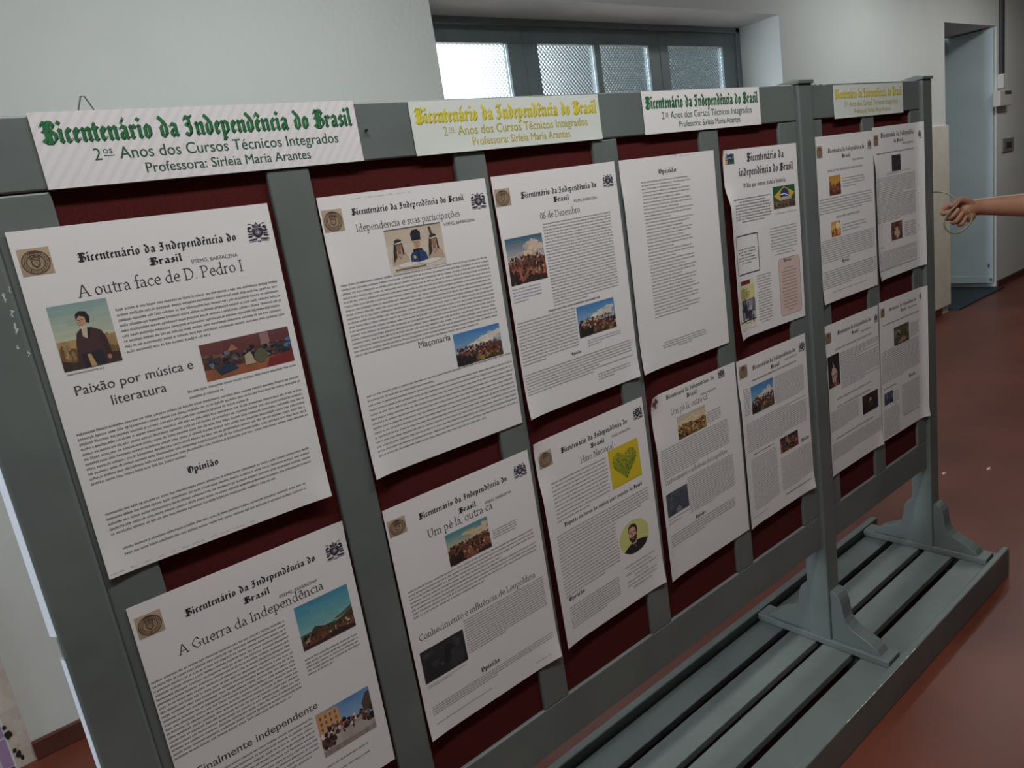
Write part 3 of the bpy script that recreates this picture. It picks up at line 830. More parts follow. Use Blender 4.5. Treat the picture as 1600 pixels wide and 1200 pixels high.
        p.poly([(.35, .46), (.42, .50), (.50, .49), (.60, .44), (.59, .56), (.52, .66), (.44, .66), (.38, .58)], (60, 46, 42)); p.poly([(.41, .535), (.51, .525), (.50, .55), (.42, .56)], (190, 130, 116))
        for ex in (.41, .53): p.poly([(ex - .035, .345), (ex + .035, .335), (ex + .035, .36), (ex - .035, .37)], (70, 52, 46))
        p.poly([(.455, .37), (.475, .36), (.49, .45), (.445, .455)], (176, 132, 108))
    elif kind in ('badge', 'flag'):
        n = 1 if kind == 'flag' else 0
        p.rect(0, 0, 1, 1, (38, 92, 56)); p.poly([(.04, .42), (.5, .02), (.97, .36), (.55, .92)], (214, 170, 56)); p.blob(.52, .42, .2 if n else .33, .32 if n else .42, (44, 58, 112), 18, .02)
        p.poly([(.34, .36), (.52, .34), (.72, .46), (.72, .50), (.52, .39), (.34, .41)], (220, 220, 220))
        if n:
            p.blob(.5, .60, .3, .12, (176, 178, 170), 12, .2); p.hills(.66, (112, 88, 66), .03); p.crowd(.04, .66, .96, .95, 44, [(78, 60, 48), (140, 112, 86), (96, 76, 60), (60, 52, 46)], .045)
        else:
            p.poly([(0, .3), (.3, .42), (.22, .98), (.05, 1), (0, .8)], (206, 160, 62)); p.poly([(.02, .5), (.26, .56), (.2, .66), (.02, .6)], (120, 70, 50))
    elif kind == 'card':
        p.rect(0, 0, 1, 1, (222, 214, 196)); p.rect(.08, 0, .95, .09, (108, 44, 46)); p.rect(.03, .1, 1, .41, (212, 204, 142)); p.rect(.03, .41, 1, .425, (40, 40, 44)); p.rect(.04, .425, 1, .84, (150, 148, 156))
        p.crowd(.06, .45, .97, .82, 60, [(60, 62, 74), (86, 86, 98), (184, 182, 186), (48, 50, 62), (120, 118, 128)], .06); p.crowd(.3, .5, .7, .8, 20, [(40, 42, 54), (58, 58, 70)], .07); p.rect(.03, .84, 1, .86, (40, 38, 40))
        for i in range(6): p.rect(.2, .17 + .035 * i, .2 + .6 * p.r.uniform(.6, 1), .18 + .035 * i, (120, 112, 84))
        p.rect(.4, .895, .72, .905, (130, 116, 96))
    elif kind in ('sunset', 'amber'):
        p.grad(0, .5, (196, 140, 60), (206, 150, 70) if kind == 'sunset' else (232, 206, 140), 6); p.hills(.55, (120, 74, 46), .05); p.hills(.75, (84, 50, 38), .05) if kind == 'sunset' else p.hills(.7, (176, 104, 48), .08)
        p.crowd(.05, .4, .95, .9, 24, [(70, 44, 36), (120, 70, 44), (150, 90, 70)] if kind == 'sunset' else [(190, 120, 50), (222, 176, 96), (150, 86, 44)], .09)
        if kind == 'amber': p.blob(.7, .3, .2, .25, (240, 226, 190))
    elif kind == 'figure':
        p.grad(0, 1, (104, 70, 54), (80, 52, 42), 6); p.crowd(.05, .05, .95, .5, 14, [(126, 84, 60), (70, 46, 38)], .1); p.blob(.48, .34, .14, .14, (206, 160, 132), 11, .08); p.blob(.5, .68, .26, .24, (196, 168, 150), 11, .15); p.blob(.5, .2, .2, .12, (70, 44, 34)); p.blob(.3, .85, .2, .12, (110, 66, 52))
    elif kind == 'lady':
        p.grad(0, 1, (34, 30, 32), (46, 36, 36), 6); p.poly([(.34, .98), (.36, .70), (.30, .56), (.38, .40), (.62, .40), (.80, .56), (.74, .72), (.86, .98)], (196, 160, 146)); p.poly([(.42, .42), (.55, .40), (.66, .6), (.5, .68), (.36, .58)], (206, 192, 164))
        p.blob(.49, .34, .075, .05, (206, 162, 134), 11, .05); p.blob(.5, .285, .09, .03, (60, 44, 34)); p.rect(.44, .22, .5, .28, (180, 150, 110)); p.poly([(.4, .66), (.7, .6), (.72, .64), (.42, .7)], (110, 70, 62)); p.crowd(.2, .82, .95, .97, 8, [(120, 66, 58), (90, 52, 46)], .07)
    elif kind == 'candle':
        p.grad(0, 1, (44, 36, 34), (36, 30, 30), 6); p.blob(.5, .4, .09, .12, (186, 150, 110), 10, .1); p.blob(.52, .62, .2, .2, (62, 52, 46)); p.rect(.46, .24, .56, .3, (150, 130, 96))
    elif kind == 'olive':
        p.grad(0, .5, (70, 68, 54), (110, 104, 80), 6); p.hills(.55, (84, 76, 56), .04); p.blob(.25, .35, .16, .2, (140, 132, 100)); p.crowd(.05, .3, .95, .6, 20, [(60, 56, 44), (120, 112, 84), (48, 44, 38)], .06); p.poly([(.2, .95), (.55, .66), (.85, .8), (.6, .97)], (150, 128, 98)); p.hills(.92, (60, 52, 42), .02)
    elif kind == 'seal':
        p.rect(0, 0, 1, 1, (180, 158, 134)); p.grad(0, 1, (184, 160, 134), (170, 148, 126), 5)
        D_, Lc = (86, 66, 52), (168, 146, 122)
        def ring(r0, r1, c, n=26):
            for k in range(n):
                a, b_ = 2 * pi * k / n, 2 * pi * (k + 1) / n
                p.poly([(.5 + r0 * cos(a), .53 + r0 * sin(a)), (.5 + r1 * cos(a), .53 + r1 * sin(a)), (.5 + r1 * cos(b_), .53 + r1 * sin(b_)), (.5 + r0 * cos(b_), .53 + r0 * sin(b_))], c)
        ring(.0, .44, (158, 136, 112)); ring(.41, .45, D_); ring(.27, .30, D_)
        for k in range(26):
            a = 2 * pi * k / 26
            p.blob(.5 + .355 * cos(a), .53 + .355 * sin(a), .022, .035, D_ if k % 2 else (104, 82, 66), 6, .3)
        p.poly([(.36, .44), (.64, .44), (.63, .62), (.5, .74), (.37, .62)], D_); p.poly([(.40, .48), (.60, .48), (.59, .6), (.5, .68), (.41, .6)], Lc)
        for y in (.51, .55, .59): p.rect(.43, y, .57, y + .018, D_)
        p.poly([(.34, .40), (.36, .26), (.43, .33), (.5, .22), (.57, .33), (.64, .26), (.66, .40)], D_); p.poly([(.28, .2), (.42, .12), (.6, .11), (.74, .18), (.6, .17), (.42, .18)], D_); p.poly([(.39, .37), (.61, .37), (.60, .39), (.40, .39)], Lc)
    elif kind == 'crest':
        K, L2 = (46, 44, 60), (120, 116, 132)
        for s_ in (-1, 1):
            X = lambda v: .5 + s_ * v
            p.poly([(X(.42), .13), (X(.3), .10), (X(.2), .14), (X(.3), .16)], K); p.poly([(X(.22), .30), (X(.34), .22), (X(.44), .30), (X(.42), .42), (X(.32), .36)], K)
            p.poly([(X(.2), .42), (X(.40), .40), (X(.48), .46), (X(.36), .52), (X(.22), .5)], K); p.poly([(X(.24), .55), (X(.46), .56), (X(.44), .62), (X(.26), .62)], K); p.poly([(X(.2), .64), (X(.42), .66), (X(.5), .74), (X(.3), .74)], K)
            p.poly([(X(.06), .80), (X(.4), .82), (X(.5), .88), (X(.3), .90), (X(.1), .86)], K); p.poly([(X(.1), .90), (X(.48), .94), (X(.4), .97), (X(.12), .94)], L2)
            p.poly([(X(.26), .44), (X(.34), .43), (X(.34), .46), (X(.26), .47)], L2)
        p.poly([(.32, .30), (.30, .14), (.4, .2), (.5, .05), (.6, .2), (.70, .14), (.68, .30)], K); p.poly([(.40, .2), (.5, .12), (.6, .2), (.58, .26), (.42, .26)], L2)
        p.poly([(.27, .34), (.73, .34), (.74, .6), (.62, .74), (.5, .80), (.38, .74), (.26, .6)], K); p.blob(.5, .54, .13, .13, L2, 14, .03); p.blob(.5, .54, .09, .09, K, 12, .03); p.rect(.47, .46, .53, .62, (176, 172, 180)); p.rect(.41, .52, .59, .56, (176, 172, 180))
        for k in range(5): p.blob(.34 + .08 * k, .40, .016, .02, (170, 166, 176), 6, .1)
        p.poly([(.4, .90), (.6, .90), (.56, .97), (.44, .97)], L2)
    return p.l

# layout of each A3 sheet in millimetres: position on the board, printed marks, pictures and text
PAGES = {
 1: dict(pos=(0.2307, 1.3493, -0.0074),
  seal=(4.9, 20.1, 36.3, 49.8),
  crest=(261.2, 20.9, 290.8, 48.7),
  pics=[('gentleman', 17.2, 86.7, 79.1, 162.5), ('salon', 167.9, 165.5, 287.9, 213.9)],
  items=[
   ('L', 'black', 62.2, 246.3, 42.4, 'Bicentenário da Independência do'),
   ('L', 'black', 136.2, 174.1, 57.8, 'Brasil'),
   ('L', 'sans', 184.0, 243.0, 62.9, 'IFSEMG, BARBACENA'),
   ('L', 'serif', 52.7, 246.5, 81.9, 'A outra face de D. Pedro I'),
   ('T', 18.5, 59.0, 167.6, 167.6, 1, 1, 'j'),
   ('T', 85.9, 287.7, 103.3, 154.6, 9, 0.5, 'j'),
   ('L', 'sans', 20.4, 155.6, 192.3, 'Paixão por música e'),
   ('L', 'sans', 54.5, 118.2, 212.8, 'literatura'),
   ('T', 141.6, 288.2, 220.6, 228.3, 2, 0.3, 'j'),
   ('T', 10.5, 289.2, 237.6, 299.7, 11, 0.4, 'j'),
   ('L', 'black', 117.3, 156.9, 323.1, 'Opinião'),
   ('T', 15.4, 280.0, 340.9, 367.3, 5, 0.8, 'j'),
   ('T', 23.4, 264.9, 389.0, 396.4, 2, 1, 'j'),
   ('L', 'hand', 2.3, 182.9, 416.1, ''),
  ]),
 2: dict(pos=(0.2365, 0.885, 0.0),
  seal=(4.6, 16.6, 35.9, 46.5),
  crest=(261.6, 24.2, 291.1, 53.6),
  pics=[('harbour', 198.3, 97.6, 282.8, 168.0), ('parade', 190.9, 273.2, 279.4, 347.2)],
  items=[
   ('L', 'black', 62.5, 245.5, 42.5, 'Bicentenário da Independência do'),
   ('L', 'black', 136.0, 172.0, 60.0, 'Brasil'),
   ('L', 'sans', 182.6, 240.8, 74.0, 'IFSEMG, BARBACENA'),
   ('L', 'serif', 42.8, 247.8, 89.3, 'A Guerra da Independência'),
   ('T', 196.3, 282.4, 182.3, 206.1, 5, 0.5, 'j'),
   ('T', 2.4, 182.7, 108.7, 224.1, 19, 0.9, 'j'),
   ('L', 'sans', 23.5, 197.7, 262.9, 'Finalmente independente'),
   ('T', 43.8, 187.1, 274.2, 332.1, 9, 0.9, 'j'),
   ('T', 189.9, 261.5, 364.7, 379.4, 2, 1, 'j'),
  ]),
 3: dict(pos=(0.5996, 1.3467, -0.0027),
  seal=(1.1, 18.1, 33.8, 48.8),
  crest=(261.3, 19.6, 292.8, 47.5),
  pics=[('trio', 94.4, 57.7, 196.6, 122.4), ('battle', 183.7, 236.5, 279.1, 290.6)],
  items=[
   ('L', 'hand', 51.6, 154.7, 7.9, ''),
   ('L', 'black', 49.0, 248.4, 30.0, 'Bicentenário da Independência do Brasil'),
   ('L', 'serif', 50.6, 237.0, 53.9, 'Idependencia e suas participações'),
   ('L', 'sans', 202.8, 263.5, 65.2, 'IFSEMG, BARBACENA'),
   ('T', 7.7, 279.9, 125.8, 229.6, 18, 0.85, 'j'),
   ('L', 'sans', 116.9, 178.5, 243.1, 'Maçonaria'),
   ('T', 13.9, 295.0, 293.3, 388.0, 14, 0.75, 'j'),
  ]),
 4: dict(pos=(0.6014, 0.8742, 0.0062),
  seal=(3.5, 20.5, 35.3, 47.8),
  crest=(257.9, 17.4, 288.6, 43.4),
  pics=[('valley', 99.1, 84.1, 186.8, 141.2), ('dark', 11.1, 257.7, 98.2, 316.6)],
  items=[
   ('L', 'black', 59.8, 241.9, 39.1, 'Bicentenário da Independência do'),
   ('L', 'black', 134.4, 169.7, 58.5, 'Brasil'),
   ('L', 'sans', 187.9, 246.1, 62.9, 'IFSEMG, BARBACENA'),
   ('L', 'serif', 68.9, 202.4, 75.8, 'Um pé lá, outra cá'),
   ('T', 192.6, 247.6, 115.3, 129.1, 4, 0.9, 'j'),
   ('T', 13.8, 281.9, 148.1, 194.7, 8, 0.55, 'j'),
   ('L', 'serif', 15.1, 268.5, 238.6, 'Conhecimento e influência de Leopoldina'),
   ('T', 14.0, 94.8, 323.3, 326.6, 2, 0.6, 'j'),
   ('T', 102.6, 285.4, 246.0, 307.5, 14, 0.45, 'j'),
   ('T', 13.8, 287.4, 364.0, 377.3, 4, 0.5, 'j'),
   ('T', 15.5, 134.7, 397.0, 397.0, 1, 1, 'j'),
   ('L', 'black', 119.5, 160.4, 356.2, 'Opinião'),
   ('T', 237.9, 275.0, 404.7, 404.7, 1, 1, 'j'),
  ]),
 5: dict(pos=(0.9103, 1.3475, 0.0047),
  seal=(2.3, 21.0, 35.2, 49.4),
  crest=(259.4, 20.3, 288.6, 44.9),
  pics=[('redhill', 7.0, 103.8, 91.7, 182.5), ('battle', 149.2, 248.9, 249.4, 306.8)],
  items=[
   ('L', 'black', 58.5, 241.7, 41.6, 'Bicentenário da Independência do'),
   ('L', 'black', 131.2, 168.4, 56.0, 'Brasil'),
   ('L', 'sans', 179.5, 239.7, 62.2, 'IFSEMG, BARBACENA'),
   ('L', 'serif', 94.0, 192.2, 81.1, '08 de Dezembro'),
   ('T', 7.2, 73.8, 190.0, 211.7, 5, 0.5, 'b'),
   ('T', 97.4, 269.5, 90.7, 234.4, 28, 0.5, 'j'),
   ('L', 'bold', 82.1, 215.8, 243.3, ''),
   ('T', 168.2, 259.4, 316.3, 326.1, 3, 0.4, 'b'),
   ('T', 5.3, 146.9, 248.8, 323.2, 14, 0.4, 'j'),
   ('L', 'black', 123.1, 147.7, 333.8, 'Opinião'),
   ('T', 5.7, 284.9, 341.8, 377.5, 8, 0.6, 'j'),
   ('T', 183.1, 274.5, 385.9, 396.3, 3, 0.5, 'j'),
  ]),
 6: dict(pos=(0.9137, 0.8828, 0.017),
  seal=(7.6, 21.8, 40.2, 51.9),
  crest=(264.1, 14.9, 293.0, 42.1),
  pics=[('heart', 180.8, 77.8, 268.6, 159.2), ('portrait', 172.5, 241.9, 268.1, 316.3)],
  items=[
   ('L', 'black', 63.6, 245.8, 39.8, 'Bicentenário da Independência do'),
   ('L', 'black', 139.2, 176.3, 56.1, 'Brasil'),
   ('L', 'sans', 197.7, 252.8, 54.8, 'IFSEMG, BARBACENA'),
   ('L', 'serif', 107.3, 199.3, 75.8, 'Hino Nacional'),
   ('T', 26.9, 175.1, 88.2, 165.0, 11, 0.6, 'j'),
   ('L', 'black', 42.7, 264.1, 180.2, 'Disputas em torno da música mais popular do Brasil'),
   ('T', 18.6, 280.1, 192.3, 222.0, 6, 0.9, 'j'),
   ('T', 16.7, 175.2, 229.2, 317.5, 14, 0.7, 'j'),
   ('L', 'black', 23.8, 67.6, 330.3, 'Opinião'),
   ('T', 21.6, 163.0, 344.2, 387.6, 9, 0.7, 'j'),
   ('T', 180.1, 281.2, 335.8, 386.8, 7, 0.6, 'c'),
  ]),
 7: dict(pos=(1.217, 1.3473, -0.0055),
  pics=[],
  items=[
   ('L', 'hand', 150.4, 232.9, 2.9, ''),
   ('L', 'black', 111.9, 167.1, 33.9, 'Opinião'),
   ('T', 57.4, 211.8, 46.1, 314.4, 42, 0.7, 'r'),
   ('T', 70.5, 219.6, 371.0, 385.7, 4, 0.3, 'c'),
  ]),
 8: dict(pos=(1.2305, 0.8765, 0.0087),
  seal=(2.3, 4.2, 24.9, 27.5),
  crest=(231.3, 2.9, 257.6, 23.0),
  pics=[('ochre', 77.3, 65.6, 175.8, 116.5), ('slate', 12.0, 220.5, 87.5, 272.7)],
  items=[
   ('L', 'black', 51.4, 216.0, 18.6, 'Bicentenário da Independência do'),
   ('L', 'black', 118.4, 153.0, 33.0, 'Brasil'),
   ('L', 'sans', 165.0, 221.3, 42.8, 'IFSEMG, BARBACENA'),
   ('L', 'serif', 60.6, 188.3, 56.3, 'Um pé lá, outro cá'),
   ('T', 180.2, 231.6, 87.7, 110.0, 5, 0.9, 'j'),
   ('T', 12.6, 253.1, 122.9, 184.5, 13, 0.5, 'j'),
   ('L', 'serif', 14.8, 238.5, 200.0, 'Conhecimento e influência de Leopoldina'),
   ('T', 90.5, 259.5, 210.9, 291.8, 18, 0.5, 'j'),
   ('T', 12.9, 89.5, 281.0, 289.3, 2, 0.6, 'j'),
   ('L', 'black', 105.1, 140.6, 312.6, 'Opinião'),
   ('T', 14.2, 252.7, 319.1, 343.2, 5, 0.5, 'j'),
  ]),
 9: dict(pos=(1.5423, 1.3416, -0.0106),
  pics=[('badge', 8.9, 8.7, 42.0, 30.6), ('flag', 185.8, 93.8, 279.9, 145.3), ('card', 4.9, 289.4, 84.2, 398.3)],
  items=[
   ('L', 'black', 90.7, 240.2, 29.4, 'Bicentenário da'),
   ('L', 'black', 56.7, 277.4, 59.1, 'independência do Brasil'),
   ('L', 'black', 70.3, 240.8, 84.9, 'O dia que entrou para a história'),
   ('T', 190.3, 286.6, 156.9, 157.4, 1, 1, 'j'),
   ('T', 24.1, 176.6, 108.7, 159.4, 9, 0.6, 'C'),
   ('T', 160.1, 283.9, 187.7, 251.0, 10, 0.7, 'c'),
   ('BOX', 14.0, 187.2, 112.9, 276.3, 'outline'),
   ('T', 20.9, 103.6, 219.2, 251.1, 6, 0.5, 'C'),
   ('T', 94.7, 158.8, 287.9, 397.7, 18, 0.5, 'c'),
   ('BOX', 189.7, 262.7, 284.9, 402.8, 'pink'),
   ('L', 'black', 213.4, 247.0, 272.7, 'Opinião'),
   ('T', 202.3, 269.8, 288.1, 390.7, 14, 0.4, 'c'),
   ('T', 16.1, 86.1, 403.1, 403.1, 1, 1, 'j'),
  ]),
 10: dict(pos=(1.533, 0.8761, 0.0048),
  seal=(7.3, 14.0, 40.6, 44.7),
  crest=(262.6, 16.7, 292.6, 42.9),
  pics=[('battle', 47.4, 73.7, 141.0, 142.0), ('interior', 153.3, 238.1, 234.6, 278.0)],
  items=[
   ('L', 'black', 62.0, 246.6, 35.4, 'Bicentenário da Independência do'),
   ('L', 'black', 136.1, 174.0, 51.9, 'Brasil'),
   ('L', 'sans', 197.1, 254.3, 47.0, 'IFSEMG, BARBACENA'),
   ('L', 'bold', 55.5, 248.8, 62.0, ''),
   ('T', 16.1, 43.2, 74.0, 135.2, 12, 0.8, 'j'),
   ('T', 145.3, 280.1, 77.3, 144.3, 17, 0.8, 'j'),
   ('T', 16.4, 283.3, 159.8, 228.7, 15, 0.6, 'j'),
   ('L', 'bold', 37.4, 127.4, 242.0, ''),
   ('L', 'black', 248.1, 285.5, 277.3, 'Opinião'),
   ('T', 25.2, 135.4, 251.6, 380.8, 28, 0.6, 'j'),
   ('T', 150.5, 295.2, 290.6, 375.8, 20, 0.6, 'j'),
   ('L', 'bold', 162.1, 286.1, 392.0, ''),
   ('T', 11.4, 81.1, 397.4, 397.4, 1, 1, 'j'),
  ]),
 11: dict(pos=(1.9293, 1.3474, -0.0026),
  seal=(3.4, 23.0, 31.5, 51.7),
  crest=(265.9, 20.5, 288.1, 47.3),
  pics=[('sunset', 57.5, 99.7, 115.2, 147.7), ('amber', 56.9, 215.2, 103.2, 252.8)],
  items=[
   ('L', 'hand', 21.3, 170.7, 6.9, ''),
   ('L', 'black', 59.4, 247.6, 42.6, 'Bicentenário da Independência do'),
   ('L', 'black', 127.6, 171.0, 58.4, 'Brasil'),
   ('L', 'sans', 180.5, 242.4, 69.8, 'IFSEMG, BARBACENA'),
   ('L', 'illeg', 53.4, 235.7, 88.9, ''),
   ('T', 125.6, 245.4, 110.7, 131.2, 4, 0.6, 'j'),
   ('T', 5.1, 281.8, 154.9, 189.4, 6, 0.8, 'j'),
   ('L', 'illeg', 84.0, 209.3, 207.3, ''),
   ('T', 113.1, 244.9, 228.7, 244.4, 3, 0.7, 'j'),
   ('T', 5.6, 286.3, 259.0, 313.9, 11, 0.5, 'j'),
   ('L', 'black', 103.2, 141.5, 325.9, 'Opinião'),
   ('T', 5.4, 292.0, 338.6, 380.8, 8, 0.5, 'j'),
   ('T', 52.0, 235.2, 396.0, 396.2, 1, 1, 'j'),
  ]),
 12: dict(pos=(2.2358, 1.3548, 0.0033),
  seal=(5.3, 20.2, 32.4, 49.2),
  crest=(271.0, 20.7, 290.7, 48.1),
  pics=[('dark', 107.9, 80.8, 162.5, 124.7), ('figure', 93.1, 266.9, 160.9, 318.0)],
  items=[
   ('L', 'black', 48.1, 266.2, 30.3, 'Bicentenário da Independência'),
   ('L', 'black', 123.8, 183.0, 46.4, 'do Brasil'),
   ('L', 'sans', 177.9, 247.7, 55.2, 'IFSEMG, BARBACENA'),
   ('L', 'bold', 19.2, 271.8, 73.0, ''),
   ('T', 71.4, 222.8, 127.1, 131.0, 2, 0.5, 'j'),
   ('T', 3.0, 295.0, 138.3, 258.4, 26, 0.5, 'j'),
   ('T', 176.2, 287.2, 277.2, 316.2, 8, 0.7, 'j'),
   ('L', 'black', 20.3, 44.8, 331.3, 'Opinião'),
   ('T', 0.7, 293.3, 343.6, 390.6, 12, 0.5, 'j'),
   ('L', 'bold', 2.1, 270.8, 396.2, ''),
  ]),
 13: dict(pos=(1.9234, 0.8705, -0.0034),
  seal=(1.3, 19.3, 33.7, 49.1),
  crest=(272.7, 21.9, 301.3, 48.0),
  pics=[('lady', 3.4, 84.2, 68.7, 171.4), ('candle', 185.7, 243.0, 278.2, 296.8)],
  items=[
   ('L', 'black', 66.7, 253.1, 35.5, 'Bicentenário da Independência do'),
   ('L', 'black', 142.5, 179.5, 51.6, 'Brasil'),
   ('L', 'sans', 195.7, 251.2, 56.9, 'IFSEMG, BARBACENA'),
   ('L', 'illeg', 50.1, 264.2, 75.8, ''),
   ('T', 75.1, 303.7, 90.2, 187.0, 20, 0.6, 'j'),
   ('L', 'illeg', 46.7, 243.8, 213.8, ''),
   ('L', 'illeg', 47.8, 237.7, 235.2, ''),
   ('T', 6.8, 164.7, 241.2, 293.0, 12, 0.6, 'j'),
   ('L', 'bold', 34.0, 249.1, 321.5, ''),
   ('T', 8.9, 299.4, 332.4, 376.0, 14, 0.4, 'j'),
  ]),
 14: dict(pos=(2.2343, 0.8711, -0.0125),
  seal=(9.0, 19.1, 33.2, 45.0),
  crest=(256.7, 15.3, 274.7, 38.5),
  pics=[('olive', 87.9, 90.2, 186.1, 145.0), ('slateblue', 17.7, 275.1, 73.2, 312.1)],
  items=[
   ('L', 'black', 61.5, 238.7, 35.1, 'Bicentenário da Independência do'),
   ('L', 'black', 135.5, 168.2, 50.3, 'Brasil'),
   ('L', 'sans', 180.5, 239.7, 50.1, 'IFSEMG, BARBACENA'),
   ('L', 'bold', 21.3, 256.5, 72.3, ''),
   ('T', 194.5, 254.7, 99.7, 139.1, 9, 0.6, 'j'),
   ('T', 7.8, 280.4, 149.5, 240.9, 17, 0.5, 'j'),
   ('L', 'black', 180.9, 224.7, 264.0, 'Opinião'),
   ('L', 'bold', 16.3, 96.6, 263.1, ''),
   ('T', 130.7, 284.5, 278.5, 372.5, 20, 0.5, 'j'),
   ('T', 12.2, 114.5, 328.1, 417.0, 18, 0.5, 'j'),
   ('T', 76.3, 109.4, 283.1, 318.8, 7, 0.6, 'j'),
   ('L', 'bold', 139.5, 250.7, 377.9, ''),
  ]),
}

# ------------------------------------------------------------------ the posters
LAB = {
 1: ('white poster headed A outra face de D. Pedro I, top left of the board', ['small painting of a man in a dark coat', 'small painting of a crowded hall']),
 2: ('white poster headed A Guerra da Independência, below the D. Pedro I poster', ['small painting of a blue bay with dark hills', 'small painting of a crowd in a sunny street']),
 3: ('white poster headed Idependencia e suas participações with three busts in a picture', ['pale picture of three busts, the middle one in blue', 'small battle picture under a blue sky']),
 4: ('white poster headed Um pé lá, outra cá with a black picture, second column lower row', ['small picture of a valley with red earth', 'almost black picture']),
 5: ('white poster headed 08 de Dezembro with a reddish hill picture', ['reddish hill picture', 'small battle picture under a blue sky']),
 6: ('white poster headed Hino Nacional with a yellow heart square and round portrait', ['yellow square with a green heart of words', 'round portrait of a bearded man on yellow']),
 7: ('plain text-only poster headed Opinião, without pictures', []),
 8: ('white poster headed Um pé lá, outro cá with slate picture, below the text-only poster', ['small ochre picture', 'slate grey picture']),
 9: ('poster with Brazilian flag picture, pink text box and curled left edge', ['flag badge in the corner', 'picture of the flag above a crowd', 'cream card with a grey photograph']),
 10: ('white poster with square battle picture, below the flag poster', ['square battle picture under a blue sky', 'small dark brown picture of a room']),
 11: ('white poster with two small orange pictures, top left of the far panel', ['small orange and brown picture', 'small amber picture']),
 12: ('densely printed poster with a dark upright picture, beside the end post', ['dark upright picture', 'small brown picture of a figure']),
 13: ('white poster with tall picture of a pale-robed figure on black', ['tall dark picture of a pale-robed figure', 'small dark picture']),
 14: ('poster with olive picture near its top, lower right corner of the far panel', ['olive picture', 'small slate blue picture']),
}
CURL = {  # (kind, ...) in millimetres of lift towards the viewer
 1: [('c', 0, 420, 3, 60), ('c', 297, 420, 4, 60)], 2: [('c', 297, 0, 2, 40)], 3: [('e', 'l', 3, 60, 420, 40), ('c', 0, 420, 4, 60)], 4: [('c', 297, 420, 5, 70), ('c', 0, 420, 3, 60)],
 5: [('c', 0, 420, 5, 70), ('c', 297, 420, 3, 50), ('e', 'l', 2, 40, 420, 40)], 6: [('c', 297, 420, 4, 60), ('e', 'l', 5, 60, 420, 60), ('c', 0, 0, 3, 30)], 7: [('c', 0, 420, 4, 70), ('e', 'l', 3, 30, 420, 60)],
 8: [('c', 0, 0, 9, 40), ('e', 'l', 4, 60, 420, 50)], 9: [('e', 'l', 13, 70, 430, 70), ('c', 0, 420, 6, 60), ('c', 0, 0, 4, 30)], 10: [('e', 'l', 4, 60, 420, 50), ('c', 297, 420, 5, 60)],
 11: [('c', 0, 420, 4, 60)], 12: [('e', 'r', 10, 0, 420, 40), ('e', 'l', 6, 60, 420, 50), ('c', 0, 420, 6, 50)], 13: [('e', 'l', 3, 40, 420, 50), ('c', 297, 420, 5, 60)], 14: [('e', 'r', 10, 0, 420, 40), ('c', 297, 420, 4, 40)],
}
DX = {12: -0.009, 14: -0.009}

def lift_fn(k):
    r = random.Random(k * 17)
    a1, a2, p1, p2 = r.uniform(.2, .5), r.uniform(.2, .5), r.uniform(0, 6), r.uniform(0, 6)
    cs = CURL.get(k, [])
    def f(u, v):
        d = 0.9 + a1 * (1 + sin(u / 60 + p1)) * .5 + a2 * (1 + sin(v / 70 + p2)) * .6
        for c in cs:
            if c[0] == 'c':
                t = math.hypot(u - c[1], v - c[2]) / c[4]
                if t < 1: d += c[3] * (1 - t) ** 2
            else:
                t = (u if c[1] == 'l' else 297 - u) / c[5]
                if t < 1:
                    e = min(1, max(0, (v - c[3]) / 60.0)) if c[3] > 0 else 1
                    if c[4] < 420: e *= min(1, max(0, (c[4] - v) / 60.0))
                    d += c[2] * (1 - t) ** 2 * e * e * (3 - 2 * e)
        return d
    return f

def micro_line(out, u0, u1, vb, xh, r, font='sans', dark=1.0):
    """one line of print too small to read: word-shaped clusters of letter strokes"""
    x = u0
    sw = xh * .17 * dark
    while x < u1 - xh:
        for _ in range(r.choice((2, 3, 4, 5, 6, 7, 8, 10))):
            if x > u1 - xh * .8: break
            k = r.random()
            lw = xh * (.40 if k < .12 else .92 if k < .9 else 1.35)
            h = xh * (1.5 if r.random() < .16 else 1.0)
            bt = -xh * .45 if r.random() < .07 else 0
            out.append((x, vb - h, x + sw, vb - bt))
            if k >= .12:
                out.append((x + lw - xh * .28 - sw, vb - xh, x + lw - xh * .28, vb))
                q = r.random()
                if q < .7: out.append((x + sw, vb - xh, x + lw - xh * .28 - sw, vb - xh + sw * .8))
                if q > .4: out.append((x + sw, vb - sw * .8, x + lw - xh * .28 - sw, vb))
                if q < .35: out.append((x + sw, vb - xh * .55, x + lw - xh * .28 - sw, vb - xh * .55 + sw * .8))
            x += lw
        x += xh * r.uniform(.45, .75)

def sheet(name, wmm, hmm, place, lift, material, n=(20, 28), under=0.0):
    b = MB()
    nx, nz = n
    V = []
    for s_ in (0, 1):
        for j in range(nz + 1):
            for i in range(nx + 1):
                u, v = wmm * i / nx, hmm * j / nz
                V.append(place(u, v, lift(u, v) - 0.22 * s_))
    F, R_ = [], []
    q = (nx + 1) * (nz + 1)
    for j in range(nz):
        for i in range(nx):
            a = j * (nx + 1) + i
            F.append((a, a + nx + 1, a + nx + 2, a + 1))
            F.append((q + a, q + a + 1, q + a + nx + 2, q + a + nx + 1))
    for i in range(nx):
        R_.append((i, i + 1, q + i + 1, q + i)); a = nz * (nx + 1) + i
        R_.append((a + 1, a, q + a, q + a + 1))
    for j in range(nz):
        a = j * (nx + 1); R_.append((a + nx + 1, a, q + a, q + a + nx + 1))
        a += nx; R_.append((a, a + nx + 1, q + a + nx + 1, q + a))
    for f in R_: b.face([V[i] for i in f])
    b.mesh(V, F)
    o = b.build(name, material, smooth=True)
    return o

